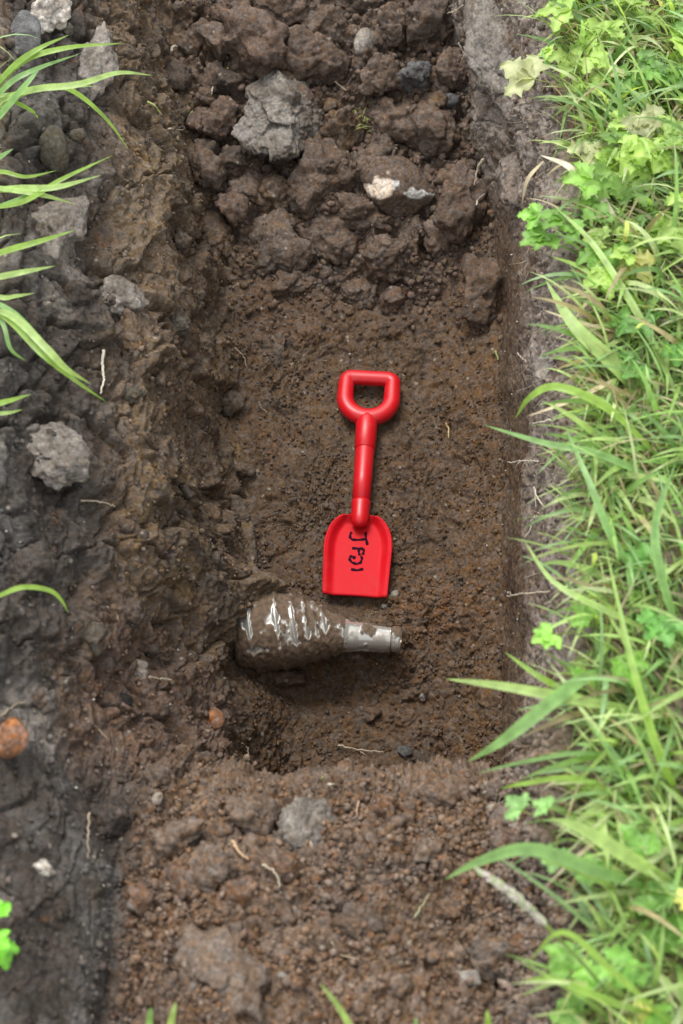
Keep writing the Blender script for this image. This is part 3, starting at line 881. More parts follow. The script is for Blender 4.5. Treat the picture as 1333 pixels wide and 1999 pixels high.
# ---------------------------------------------------------------- the toy spade
def plastic(name, col, rough=.33):
    m, n, l, b = node_mat(name)
    tc = n.new('ShaderNodeNewGeometry')
    nz = n.new('ShaderNodeTexNoise'); nz.inputs['Scale'].default_value = 35; nz.inputs['Detail'].default_value = 6; nz.inputs['Roughness'].default_value = .7
    nf = n.new('ShaderNodeTexNoise'); nf.inputs['Scale'].default_value = 260; nf.inputs['Detail'].default_value = 4
    l.new(tc.outputs['Position'], nz.inputs['Vector']); l.new(tc.outputs['Position'], nf.inputs['Vector'])
    ramp = n.new('ShaderNodeMapRange'); ramp.inputs['From Min'].default_value = .50; ramp.inputs['From Max'].default_value = .78
    ramp.inputs['To Max'].default_value = .18
    l.new(nz.outputs['Fac'], ramp.inputs['Value'])
    mx = n.new('ShaderNodeMix'); mx.data_type = 'RGBA'
    mx.inputs[6].default_value = (*col, 1); mx.inputs[7].default_value = (.36, .09, .07, 1)
    l.new(ramp.outputs[0], mx.inputs[0])
    sp = n.new('ShaderNodeMapRange'); sp.inputs['From Min'].default_value = .69; sp.inputs['From Max'].default_value = .74; sp.inputs['To Max'].default_value = .6
    l.new(nf.outputs['Fac'], sp.inputs['Value'])
    m2 = n.new('ShaderNodeMix'); m2.data_type = 'RGBA'; m2.inputs[7].default_value = (.16, .09, .05, 1)
    l.new(sp.outputs[0], m2.inputs[0]); l.new(mx.outputs[2], m2.inputs[6])
    l.new(m2.outputs[2], b.inputs['Base Color'])
    rr = n.new('ShaderNodeMapRange'); rr.inputs['To Min'].default_value = rough - .06; rr.inputs['To Max'].default_value = rough + .22
    l.new(nz.outputs['Fac'], rr.inputs['Value']); l.new(rr.outputs[0], b.inputs['Roughness'])
    b.inputs['Specular IOR Level'].default_value = .42 if rough < .4 else .16
    bp = n.new('ShaderNodeBump'); bp.inputs['Strength'].default_value = .12; bp.inputs['Distance'].default_value = .001
    l.new(nz.outputs['Fac'], bp.inputs['Height']); l.new(bp.outputs[0], b.inputs['Normal'])
    return m


M_RED = plastic('red_plastic', (.46, .004, .010), .52)
M_RED2 = plastic('glossy_red_plastic', (.46, .006, .011), .27)
M_INK, _, _, bi_ = node_mat('marker_ink')
bi_.inputs['Base Color'].default_value = (.018, .004, .012, 1); bi_.inputs['Roughness'].default_value = .8; bi_.inputs['Specular IOR Level'].default_value = .05

SZ = .034
tip = at(692.5, 1153, SZ); top = at(723, 727, SZ)
AX = top - tip
SL = float(np.linalg.norm(AX)); AX /= SL
NZ = np.array([0, 0, 1.0]); BX = np.cross(AX, NZ); BX /= np.linalg.norm(BX)
spade = empty('toy_spade', [float(a) for a in tip])
tag(spade, 'small red plastic toy spade lying on the pit floor', 'toy spade')


def S(s, b, z_):
    """spade frame (m along the axis from the blade's edge, across, up) -> local coordinates of the thing"""
    return AX * s + BX * b + NZ * z_


def sof(py):                      # metres along the axis for a photo row
    f_ = (1153 - py) / (1153 - 727)
    p = at(692.5 + 30.5 * f_, py, SZ)
    return float((p - tip) @ AX)


def ring_tube(path, radii, seg, closed, up=np.array([0, 0, 1.0]), sq=1.0):
    n = len(path)
    V_ = []
    for i in range(n):
        a = path[(i - 1) % n] if (closed or i > 0) else path[i]
        b = path[(i + 1) % n] if (closed or i < n - 1) else path[i]
        t = b - a; t = t / np.linalg.norm(t)
        s1 = np.cross(t, up)
        s1 = s1 / max(np.linalg.norm(s1), 1e-9)
        s2 = np.cross(s1, t)
        for q in range(seg):
            th = 2 * math.pi * q / seg
            V_.append(path[i] + s1 * math.cos(th) * radii[i] + s2 * math.sin(th) * radii[i] * sq)
    F_ = []
    for i in range(n if closed else n - 1):
        for q in range(seg):
            a = i * seg + q; b = i * seg + (q + 1) % seg
            c_ = ((i + 1) % n) * seg + (q + 1) % seg; d_ = ((i + 1) % n) * seg + q
            F_.append((a, b, c_, d_))
    if not closed:
        F_.append(tuple(range(seg))[::-1]); F_.append(tuple((n - 1) * seg + q for q in range(seg)))
    return np.array(V_), F_


# D grip
gw = 44.0 * 2.70 / K
s_top, s_bot = sof(741), sof(817)
path = []
rc = .010
hw = gw
for t in np.linspace(-hw + rc, hw - rc, 14): path.append((s_top, t))
for t in np.linspace(0, math.pi / 2, 7)[1:]: path.append((s_top - rc + rc * math.cos(t), hw - rc + rc * math.sin(t)))
straight_end = s_bot + hw * .98
for t in np.linspace(s_top - rc, straight_end, 6)[1:]: path.append((t, hw))
for t in np.linspace(0, math.pi, 36)[1:]: path.append((straight_end - (straight_end - s_bot) * math.sin(t), hw * math.cos(t)))
for t in np.linspace(straight_end, s_top - rc, 6)[1:]: path.append((t, -hw))
for t in np.linspace(math.pi / 2, 0, 7)[1:-1]: path.append((s_top - rc + rc * math.cos(t), -hw + rc - rc * math.sin(t)))
pts = np.array([S(a, b, .004) for a, b in path])
rad = []
for a, b in path:
    low_ = max(0, 1 - (a - s_bot) / (s_top - s_bot))
    rad.append(.0146 + .0022 * low_)
V_, F_ = ring_tube(pts, rad, 20, True, sq=.92)
# sleeve under the D
def lathe(stations, seg=28):
    path_ = np.array([S(a, 0, z_) for a, r, z_ in stations])
    return ring_tube(path_, [r for a, r, z_ in stations], seg, False)


V2, F2 = lathe([(s_bot + .004, .0165, .002), (s_bot - .006, .0190, .002), (s_bot - .014, .0202, .002), (sof(880) + .001, .0190, .002), (sof(880), .0180, .002)])
nb = len(V_)
grip = mesh_obj('grip', np.vstack([V_, V2]), F_ + [tuple(i + nb for i in f) for f in F2], M_RED2, spade)
V_, F_ = lathe([(sof(881) + .006, .0170, .002), (sof(881), .0176, .002), (sof(930), .0170, .002), (sof(982) - .006, .0160, .002)])
mesh_obj('shaft', V_, F_, M_RED2, spade)
V_, F_ = lathe([(sof(981), .0150, .002), (sof(981.5), .0172, .002), (sof(985), .0176, .002), (sof(990), .0168, .002), (sof(1010), .0162, .001), (sof(1019), .0156, .000), (sof(1023), .0135, -.002), (sof(1025), .008, -.004)])
mesh_obj('socket', V_, F_, M_RED2, spade)
# blade: a shallow tray with raised side walls and shoulders
s0, s1_, s2_ = 0.0, sof(1070), sof(1004)
WB, WT = .0555, .0585


def halfw(s):
    if s <= s1_: return WB + (WT - WB) * (s / s1_)
    t = (s - s1_) / (s2_ - s1_)
    t = min(max(t, 0), 1)
    e = (1 - t ** 2.3) ** (1 / 2.1)
    return .0165 + (WT - .0165) * e


def blade_z(s, b):
    W = halfw(s)
    edge = min(W - abs(b), (s2_ - s) * 1.1 + .004)
    lift = 1 - min(max((edge - .003) / .016, 0), 1)
    lift = lift * lift * (3 - 2 * lift)
    fade = min(1, .45 + .55 * (s / s1_))
    crown = .004 * (s / s2_)
    return -.018 + .014 * lift * fade + crown


ns, nb_ = 60, 41
Vt, Vb = [], []
for i in range(ns):
    s = s2_ * (i / (ns - 1)) ** .92
    W = halfw(s)
    for j in range(nb_):
        u_ = -1 + 2 * j / (nb_ - 1)
        u_ = math.copysign(abs(u_) ** .75, u_)
        b = u_ * W
        zt = blade_z(s, b)
        ss = s - (.0022 * (b / W) ** 2 if i == 0 else 0)
        Vt.append(S(ss, b, zt)); Vb.append(S(ss, b * (1.0), zt - .0045))
n1_ = len(Vt)
F_ = []
for i in range(ns - 1):
    for j in range(nb_ - 1):
        a = i * nb_ + j
        F_.append((a + 1, a, a + nb_, a + nb_ + 1))
        F_.append((n1_ + a, n1_ + a + 1, n1_ + a + nb_ + 1, n1_ + a + nb_))
border = [j for j in range(nb_)] + [i * nb_ + nb_ - 1 for i in range(1, ns)] + [(ns - 1) * nb_ + j for j in range(nb_ - 2, -1, -1)] + [i * nb_ for i in range(ns - 2, 0, -1)]
for q in range(len(border)):
    a, b = border[q], border[(q + 1) % len(border)]
    F_.append((a, b, n1_ + b, n1_ + a))
blade = mesh_obj('blade', np.array(Vt + Vb), F_, M_RED, spade)
# rolled rim round the blade
rim_path = []
for s in np.linspace(.0, s2_ * .985, 46): rim_path.append((s, halfw(s)))
for sgn in (1, -1):
    pts = np.array([S(s, sgn * (w - .0008), blade_z(s, w) - .0012) for s, w in rim_path])
    V_, F_ = ring_tube(pts, [.0016 + .0008 * min(1, s / s1_) for s, w in rim_path], 10, False)
    mesh_obj('rim', V_, F_, M_RED, spade)
# hand-written letters J F D I in marker, turned a quarter turn clockwise
strokes = [
    [(713.5, 1040), (714, 1050), (717, 1064)], [(714, 1053), (700, 1054.5), (688, 1054), (683, 1050), (684, 1042), (687, 1040)],
    [(687, 1070.5), (698, 1071), (709, 1071.5)], [(709, 1071.5), (710, 1077), (708, 1083)], [(700, 1071.5), (700.5, 1080), (702, 1084)],
    [(692, 1091), (689, 1087), (684, 1086), (682, 1092), (687, 1098), (696, 1101), (704, 1098), (706.5, 1091), (705, 1085)], [(693, 1086), (690, 1090)],
    [(685, 1111), (697, 1113), (709, 1110.5)],
]
VV, FF = [], []
for stx in strokes:
    pts = np.array(stx, float)
    dense = []
    for i in range(len(pts) - 1):
        for t in np.linspace(0, 1, 6)[:-1]: dense.append(pts[i] * (1 - t) + pts[i + 1] * t)
    dense.append(pts[-1])
    P3 = []
    for (px, py) in dense:
        w = at(px, py, SZ - .016) - tip
        s, b = float(w @ AX), float(w @ BX)
        P3.append(S(s, b, blade_z(s, b) + .0008))
    v_, f_ = ring_tube(np.array(P3), [.0021 + .0005 * math.sin(i * .9) for i in range(len(P3))], 8, False, sq=.22)
    k0 = sum(len(q) for q in VV)
    VV.append(v_); FF += [tuple(i + k0 for i in f) for f in f_]
mesh_obj('lettering', np.vstack(VV), FF, M_INK, blade)

# ---------------------------------------------------------------- the bottle
M_GL, n, l, b = node_mat('muddy_glass')
att = n.new('ShaderNodeAttribute'); att.attribute_name = 'mud'
geo = n.new('ShaderNodeNewGeometry')
nz = n.new('ShaderNodeTexNoise'); nz.inputs['Scale'].default_value = 120; nz.inputs['Detail'].default_value = 5
l.new(geo.outputs['Position'], nz.inputs['Vector'])
mr = n.new('ShaderNodeMapRange'); mr.inputs['From Min'].default_value = .3; mr.inputs['From Max'].default_value = .7; mr.inputs['To Min'].default_value = .6; mr.inputs['To Max'].default_value = 1.35
l.new(nz.outputs['Fac'], mr.inputs['Value'])
mc = n.new('ShaderNodeMix'); mc.data_type = 'RGBA'; mc.blend_type = 'MULTIPLY'; mc.inputs[0].default_value = 1
mc.inputs[6].default_value = (.098, .064, .040, 1); l.new(mr.outputs[0], mc.inputs[7])
mx = n.new('ShaderNodeMix'); mx.data_type = 'RGBA'
l.new(att.outputs['Fac'], mx.inputs[0]); mx.inputs[6].default_value = (.40, .385, .35, 1); l.new(mc.outputs[2], mx.inputs[7])  # clean glass is pale grey: white sky highlight put into the colour
l.new(mx.outputs[2], b.inputs['Base Color'])
r = n.new('ShaderNodeMapRange'); r.inputs['To Min'].default_value = .17; r.inputs['To Max'].default_value = .92
l.new(att.outputs['Fac'], r.inputs['Value']); l.new(r.outputs[0], b.inputs['Roughness'])
inv = n.new('ShaderNodeMapRange'); inv.inputs['To Min'].default_value = .55; inv.inputs['To Max'].default_value = 0
l.new(att.outputs['Fac'], inv.inputs['Value']); l.new(inv.outputs[0], b.inputs['Metallic'])
bp = n.new('ShaderNodeBump'); bp.inputs['Strength'].default_value = .5; bp.inputs['Distance'].default_value = .002
hm = n.new('ShaderNodeMath'); hm.operation = 'MULTIPLY'; l.new(nz.outputs['Fac'], hm.inputs[0]); l.new(att.outputs['Fac'], hm.inputs[1])
l.new(hm.outputs[0], bp.inputs['Height']); l.new(bp.outputs[0], b.inputs['Normal'])
b.inputs['Coat Weight'].default_value = .0

ba, bb = BA, BB
bax = bb - ba; BLEN = float(np.linalg.norm(bax)); bax /= BLEN
bs = np.cross(bax, [0, 0, 1]); bs /= np.linalg.norm(bs); bu = np.cross(bs, bax)
bottle = empty('glass_bottle', [float(a) for a in ba])
tag(bottle, 'ridged clear glass bottle caked in mud, half buried below the spade', 'bottle')


def bottle_part(name, prof, seg, ridges, n_ax, mud_bias):
    a0, a1 = prof[0][0], prof[-1][0]
    aa = np.linspace(a0, a1, n_ax)
    rr = np.interp(aa, [q[0] for q in prof], [q[1] for q in prof])
    for _ in range(3):
        rr[1:-1] = (rr[:-2] + 2 * rr[1:-1] + rr[2:]) / 4
    th = np.linspace(0, 2 * math.pi, seg, endpoint=False)
    A_, T_ = np.meshgrid(aa, th, indexing='ij')
    R_ = np.repeat(rr[:, None], seg, 1)
    skew = A_ + .016 * np.sin(T_ - .9)
    rg_ = np.zeros_like(A_)
    for pos, wd, amp in ridges:
        rg_ += amp * np.exp(-((skew - pos) / wd) ** 2)
    R2 = R_ + rg_
    pl = (bax[None, None] * A_[..., None] + bs * (np.cos(T_) * R2)[..., None] + bu * (np.sin(T_) * R2)[..., None]).reshape(-1, 3).astype(f32)
    m1 = fbm(pl + 7, (.030, .030, .030), 301, 4, .6) + .35 * fbm(pl, .009, 305, 2)
    up_ = np.sin(T_).ravel() * .5
    mud = sstep(-.08, .14, m1 + mud_bias(A_.ravel(), T_.ravel()) - rg_.ravel() / .0044 * (.14 + .42 * np.exp(-((T_.ravel() - 1.35) / .6) ** 2)) * (1 if ridges else 0))
    nrm_ = (bs * np.cos(T_)[..., None] + bu * np.sin(T_)[..., None]).reshape(-1, 3)
    thick = mud * (.0010 + .0022 * np.clip(grains(pl, .009, 311), 0, 1) + .0012 * fbm(pl, .006, 313, 2))
    pl = pl + nrm_ * thick[:, None]
    F_ = []
    for i in range(n_ax - 1):
        for q in range(seg):
            a = i * seg + q; b_ = i * seg + (q + 1) % seg
            F_.append((b_, a, a + seg, b_ + seg))
    F_.append(tuple(range(seg))); F_.append(tuple((n_ax - 1) * seg + q for q in range(seg))[::-1])
    return mesh_obj(name, pl, F_, M_GL, bottle, attrs={'mud': np.clip(mud + (1 - mud) * .55 * sstep(-.1, .5, fbm(pl + 2, .016, 333, 3)), 0, 1)})


sc_ = BLEN / .265
def body_bias(A, T):
    lo = sstep(.15, -.35, np.sin(T - .15))          # the underside is all mud
    band = np.exp(-((T - 1.25) / .42) ** 2) * .42    # less mud along the top: sky highlight put in as pale clean glass
    return .54 + lo * .9 - band * .85


def neck_bias(A, T):
    lo = sstep(.05, -.5, np.sin(T))
    return -.16 + lo * .9 + .5 * np.exp(-((A - .155 * sc_) / .012) ** 2)


ridges = [(p_ * sc_, .0046, .0044) for p_ in (.012, .058, .086, .107, .124, .139)]
bottle_part('body', [(-.014 * sc_, .058), (-.008 * sc_, .064), (.01 * sc_, .067), (.04 * sc_, .066), (.065 * sc_, .062), (.09 * sc_, .055), (.11 * sc_, .048), (.13 * sc_, .040), (.147 * sc_, .033), (.165 * sc_, .0275)], 160, ridges, 170, body_bias)
bottle_part('neck', [(.162 * sc_, .0285), (.172 * sc_, .0250), (.19 * sc_, .0230), (.22 * sc_, .0214), (.244 * sc_, .0205)], 80, [], 80, neck_bias)
bottle_part('lip', [(.2435 * sc_, .0160), (.246 * sc_, .0195), (.250 * sc_, .0210), (.258 * sc_, .0205), (.263 * sc_, .0180), (.2645 * sc_, .0130)], 60, [], 40, lambda A, T: .12 + 0 * A)

# ---------------------------------------------------------------- grass
GREENS = np.array([[1.28, 1.26, 1.5]], f32) * np.array([[.22, .34, .085], [.28, .40, .11], [.17, .30, .07], [.33, .43, .15], [.14, .25, .07], [.36, .43, .19], [.20, .33, .12]], f32)
STRAWS = np.array([[.40, .34, .20], [.46, .40, .27], [.30, .25, .15]], f32)


def ribbon(pts, width, side=None, fold=.25, taper=(.45, 1.0, .0)):
    """leaf blade along pts (n,3), V-folded; returns verts, quads"""
    pts = np.asarray(pts, float); n_ = len(pts)
    t = np.gradient(pts, axis=0); t /= np.maximum(np.linalg.norm(t, axis=1, keepdims=True), 1e-9)
    view = np.array([0, -.3, 1.0]) if side is None else side
    s = np.cross(t, view); s /= np.maximum(np.linalg.norm(s, axis=1, keepdims=True), 1e-9)
    nn2 = np.cross(s, t)
    u_ = np.linspace(0, 1, n_)
    w = width * np.where(u_ < .35, taper[0] + (1 - taper[0]) * sstep(0, .35, u_), (1 - ((u_ - .35) / .65) ** 2.2) * .98 + .02)
    V = np.stack([pts - s * w[:, None] * .5, pts - nn2 * (w * fold * .5)[:, None], pts + s * w[:, None] * .5], 1).reshape(-1, 3)
    F = []
    for i in range(n_ - 1):
        a = i * 3
        F += [(a, a + 1, a + 4, a + 3), (a + 1, a + 2, a + 5, a + 4)]
    return V, np.array(F)


def spline(ctrl, n_):
    c_ = np.array(ctrl, float)
    if len(c_) == 2:
        return np.linspace(c_[0], c_[1], n_)
    c_ = np.vstack([2 * c_[0] - c_[1], c_, 2 * c_[-1] - c_[-2]])
    m_ = len(c_) - 3
    out = []
    for u_ in np.linspace(0, m_ - 1e-6, n_):
        i = int(u_); t = u_ - i
        p0, p1, p2, p3 = c_[i:i + 4]
        out.append(.5 * ((2 * p1) + (-p0 + p2) * t + (2 * p0 - 5 * p1 + 4 * p2 - p3) * t * t + (-p0 + 3 * p1 - 3 * p2 + p3) * t ** 3))
    return np.array(out)


def blades_mass(n, posfn, lenr, widr, leanfn, seed, segs=6, straw=.12, pal=GREENS, bright=1.0):
    r_ = np.random.default_rng(seed)
    base, ok = posfn(r_, n)
    base = base[ok]; n = len(base)
    ln = r_.uniform(*lenr, n) * (.6 + .4 * r_.random(n)); wd = r_.uniform(*widr, n)
    az = r_.uniform(0, 2 * math.pi, n)
    hd = np.stack([np.cos(az), np.sin(az)], 1)
    hd = hd + leanfn(base, r_)
    hd /= np.maximum(np.linalg.norm(hd, axis=1, keepdims=True), 1e-6)
    el0 = r_.uniform(.5, 1.45, n)                         # start elevation
    bend = r_.uniform(.5, 2.1, n)
    t = np.linspace(0, 1, segs)
    P_ = np.zeros((n, segs, 3)); P_[:, 0] = base
    for i in range(1, segs):
        e = el0 - bend * t[i - 1] ** 1.2
        step = (ln / (segs - 1))[:, None] * np.stack([np.cos(e) * hd[:, 0], np.cos(e) * hd[:, 1], np.sin(e)], 1)
        P_[:, i] = P_[:, i - 1] + step
    tt = np.gradient(P_, axis=1); tt /= np.linalg.norm(tt, axis=2, keepdims=True)
    side0 = np.stack([-hd[:, 1], hd[:, 0], np.zeros(n)], 1)
    tw = r_.uniform(-.8, .8, n)
    nn3 = np.cross(side0[:, None], tt)
    s = side0[:, None] * np.cos(tw)[:, None, None] + nn3 * np.sin(tw)[:, None, None]
    up_ = np.cross(s, tt)
    w = wd[:, None] * np.where(t < .35, .55 + .45 * t / .35, (1 - ((t - .35) / .65) ** 2) * .97 + .03)[None]
    V = np.stack([P_ - s * w[..., None] * .5, P_ + up_ * w[..., None] * .12, P_ + s * w[..., None] * .5], 2)
    V = V.reshape(-1, 3)
    f1 = []
    for i in range(segs - 1):
        a = i * 3
        f1 += [(a, a + 1, a + 4, a + 3), (a + 1, a + 2, a + 5, a + 4)]
    f1 = np.array(f1)
    F = (f1[None] + (np.arange(n) * segs * 3)[:, None, None]).reshape(-1, 4)
    ci = pal[r_.integers(0, len(pal), n)] * r_.uniform(.75, 1.25, (n, 1)) * bright
    isst = r_.random(n) < straw
    ci[isst] = STRAWS[r_.integers(0, 3, isst.sum())] * r_.uniform(.7, 1.2, (isst.sum(), 1))
    C = np.repeat(ci[:, None], segs * 3, 1)
    root = np.clip(1 - t / .35, 0, 1)[None, :, None].repeat(3, 2).reshape(1, -1, 1)
    C = C * (1 - root * .35) + np.array([[[.22, .24, .10]]]) * root * .35
    return V, F, C.reshape(-1, 3)


def ground_z(xy):
    return Gz + .005


rim_y = np.array([r[0] for r in rows]); rim_r = np.array([r[1][12][0] for r in rows]); rim_l = np.array([r[1][3][0] for r in rows])


def turf_right(lo, hi, y0=-1.25, y1=1.5, pw=1.0):
    def fn(r_, n):
        yy = r_.uniform(y0, y1, n)
        off = lo + (hi - lo) * r_.random(n) ** pw
        xx = np.interp(yy, rim_y, rim_r) + off + .028 * sstep(-.35, .1, yy) * (off < .2)
        b = np.stack([xx, yy, np.full(n, Gz - .012)], 1)
        b[:, 2] += .012 * fbm(b.astype(f32), .22, 11, 3)
        dens = fbm(b.astype(f32) * np.array([1, 1, 0], f32), .09, 401, 2)
        return b, dens + r_.uniform(-.1, .9, n) > -.05
    return fn


def turf_left(lo, hi, y0=-1.25, y1=1.5, pw=1.0):
    def fn(r_, n):
        yy = r_.uniform(y0, y1, n)
        xx = np.interp(yy, rim_y, rim_l) - lo - (hi - lo) * r_.random(n) ** pw
        b = np.stack([xx, yy, np.full(n, Gz - .005)], 1)
        return b, np.ones(n, bool)
    return fn


parts_ = []
parts_.append(blades_mass(14000, turf_right(.035, .42), (.035, .10), (.0022, .0052), lambda b, r: np.array([-.3, -.2]), 501, straw=.16))
parts_.append(blades_mass(5200, turf_right(.02, .40), (.09, .20), (.0040, .0092), lambda b, r: np.array([-.7, -.35]), 502, segs=9, straw=.10))
parts_.append(blades_mass(900, turf_right(.02, .10), (.03, .11), (.0016, .0036), lambda b, r: np.array([-.9, -.5]), 503, straw=.35))
parts_.append(blades_mass(5000, turf_right(.005, .42), (.03, .09), (.0012, .0030), lambda b, r: np.array([-.3, -.2]), 509, straw=1.0))
parts_.append(blades_mass(1800, turf_right(.0, .12), (.05, .13), (.0020, .0048), lambda b, r: np.array([-1.1, -.4]), 510, segs=9, straw=.2))
parts_.append(blades_mass(4500, turf_right(.40, 1.1), (.05, .14), (.0025, .005), lambda b, r: np.array([-.3, -.2]), 504, straw=.15))
parts_.append(blades_mass(7000, turf_right(1.05, 2.4), (.06, .15), (.004, .008), lambda b, r: np.array([-.3, -.2]), 511, straw=.15))
off = 0; VV, FF, CC = [], [], []
for v_, f_, c_ in parts_:
    VV.append(v_); FF.append(f_ + off); CC.append(c_); off += len(v_)
gr = mesh_obj('grass', np.vstack(VV), np.vstack(FF), M_GREEN, colours=np.vstack(CC))
tag(gr, 'bright green uncut grass along the right side of the pit', kind='stuff')
v_, f_, c_ = blades_mass(5000, turf_left(.05, .8), (.05, .14), (.0025, .005), lambda b, r: np.array([.1, -.2]), 505, straw=.12)
gl = mesh_obj('grass', v_, f_, M_GREEN, colours=c_)
tag(gl, 'green grass on the ground left of the pit', kind='stuff')


def blade_thing(name, ctrl, width_px, colour, label, cat='grass blade', group=None, mat=None, n_=22, parent=None):
    """ctrl: (px, py, z) from root to tip"""
    p3 = [at(a, b, c_) for a, b, c_ in ctrl]
    pts = spline(p3, n_)
    d = float((p3[len(p3) // 2] - CAM) @ FWD)
    V, F = ribbon(pts, width_px * d / K, side=np.array([.1 * math.sin(ctrl[0][0]), -.4, 1.0]))
    rs = np.repeat(np.linspace(0, 1, n_), 3)
    base = np.array(colour)
    C = base[None] * (1 + .25 * np.sin(rs * 3.1)[:, None] * .5) * (1 + .06 * np.tile([1, -1.5, 1], n_)[:, None])
    o = mesh_obj(name, V, F, mat or M_GREEN, colours=C, parent=parent)
    if parent is None:
        set_origin(o, p3[0]); tag(o, label, cat, group)
    return o


g1_ = (.23, .37, .065); g2_ = (.31, .44, .14); g3_ = (.19, .34, .11); gp = (.30, .36, .13); stw = (.50, .42, .28)
RB = 'long grass blades reaching over the pit from the right'
for ctrl, w, col_, lab in [
    ([(1300, 905, .60), (1190, 800, .66), (1090, 755, .67), (1035, 775, .64), (1005, 818, .60)], 17, g1_, 'arched grass blade curling down level with the spade grip'),
    ([(1320, 960, .60), (1180, 890, .65), (1060, 864, .64), (943, 829, .60)], 15, g3_, 'straight grass blade pointing at the spade shaft'),
    ([(1300, 830, .58), (1225, 735, .62), (1125, 640, .65), (1065, 547, .64)], 32, g2_, 'broad upright grass blade above the curled one'),
    ([(1290, 1395, .60), (1120, 1365, .66), (985, 1340, .66), (868, 1325, .63)], 21, g2_, 'long broad grass blade reaching towards the bottle mouth'),
    ([(1200, 1300, .60), (1130, 1330, .66), (1040, 1400, .68), (975, 1450, .66), (912, 1487, .62)], 28, g3_, 'broad pointed grass leaf hanging over the near pit corner'),
    ([(1300, 1745, .60), (1180, 1705, .66), (1040, 1658, .70), (940, 1680, .68), (868, 1717, .65)], 27, g3_, 'curved broad blade over the loose soil beside the seed head'),
    ([(1340, 1740, .60), (1230, 1675, .68), (1140, 1620, .72), (1072, 1597, .72)], 30, g2_, 'thick blurred blade just above the one beside the seed head'),
    ([(1310, 1250, .60), (1180, 1190, .65), (1080, 1135, .65), (1020, 1050, .62)], 13, g2_, 'bent thin blade over the turf wall level with the spade blade'),
    ([(1260, 1150, .60), (1195, 1050, .65), (1150, 940, .67), (1103, 833, .66)], 16, g3_, 'steep thin blade leaning left under the straw'),
    ([(1290, 1985, .62), (1190, 1955, .66), (1090, 1915, .67), (1018, 1912, .64)], 16, g1_, 'yellow green blade low at the right corner'),
    ([(1150, 1370, .60), (1060, 1325, .64), (985, 1273, .62)], 13, g1_, 'dim thin blade above the long broad one'),
    ([(1240, 1560, .60), (1120, 1520, .64), (1020, 1530, .63), (975, 1540, .60)], 11, g1_, 'thin arched blade over the near lip'),
    ([(1240, 1480, .60), (1130, 1470, .64), (1010, 1490, .62), (930, 1510, .60)], 9, g3_, 'very thin blade touching the near lip'),
    ([(1330, 1560, .60), (1290, 1480, .66), (1240, 1320, .70), (1180, 1060, .70)], 18, g1_, 'tall upright blade rising through the right hand grass'),
    ([(1333, 1260, .60), (1290, 1120, .68), (1280, 1020, .70), (1320, 900, .72)], 20, g3_, 'bluish blade standing at the right edge'),
    ([(1333, 800, .60), (1260, 640, .64), (1160, 480, .66), (1080, 400, .64)], 15, g2_, 'long thin blade beside the bleached leaf'),
    ([(1300, 620, .60), (1200, 560, .64), (1130, 520, .64), (1075, 500, .62)], 12, g1_, 'short blade over the turf edge above the broad upright one'),
    ([(1333, 2020, .62), (1200, 1900, .70), (1100, 1820, .72), (1030, 1880, .68)], 14, g1_, 'drooping blade over the bottom right corner'),
]:
    blade_thing('tall_grass', ctrl, w, col_, lab, group=RB)
blade_thing('tall_grass', [(1230, 480, .60), (1170, 380, .64), (1110, 325, .66), (1055, 303, .65)], 15, (.55, .50, .38), 'bleached white dead grass leaf on the turf edge', group=RB, mat=M_STRAW)
blade_thing('straw', [(1225, 728, .61), (1130, 775, .625), (1030, 813, .61)], 9, stw, 'long pale dry straw crossing the turf edge level with the spade grip', 'straw', mat=M_STRAW)
blade_thing('straw', [(1210, 650, .61), (1120, 625, .625), (1060, 605, .61)], 6, stw, 'thin pale straw across the turf edge above the long one', 'straw', mat=M_STRAW)
blade_thing('straw', [(1060, 315, .64), (1030, 350, .62), (1018, 400, .58)], 7, stw, 'frayed pale straw hanging from the bleached leaf', 'straw', mat=M_STRAW)

# bent blades of the left tufts (a tuft is one thing; its blades are counted parts of it)
def tuft(base, blades, label):
    root_ = empty('grass_tuft', [float(a) for a in at(*base)])
    tag(root_, label, 'grass tuft', 'grass tufts leaning in from the left')
    for ctrl, w, col_ in blades:
        o = blade_thing('blade', ctrl, w, col_, None, parent=root_)
        n_ = len(o.data.vertices)
        co_ = np.empty(n_ * 3, f32); o.data.vertices.foreach_get('co', co_)
        co_ = co_.reshape(-1, 3) - np.array(root_.location, f32)
        o.data.vertices.foreach_set('co', co_.ravel())


tuft((-60, 230, .60), [
    ([(-60, 230, .60), (20, 135, .66), (75, 95, .68), (135, 68, .67)], 12, g1_),
    ([(-60, 240, .60), (30, 130, .66), (120, 95, .68), (243, 84, .66)], 13, g1_),
    ([(-60, 235, .60), (40, 180, .66), (150, 165, .68), (230, 142, .66), (298, 147, .63)], 14, g2_),
    ([(-60, 250, .60), (30, 190, .65), (100, 168, .66), (150, 182, .64), (210, 235, .60), (251, 292, .56)], 11, g1_),
    ([(-60, 260, .60), (10, 170, .66), (70, 135, .67), (155, 105, .65)], 12, g3_),
    ([(-60, 200, .60), (0, 190, .64), (60, 215, .63), (75, 233, .60)], 9, g1_),
    ([(-60, 280, .60), (-10, 235, .64), (50, 165, .68), (80, 130, .68)], 14, g3_),
    ([(-60, 190, .60), (20, 185, .65), (110, 170, .65), (190, 168, .63)], 10, g2_),
], 'highest left grass tuft with long blades over the grey clay slab')
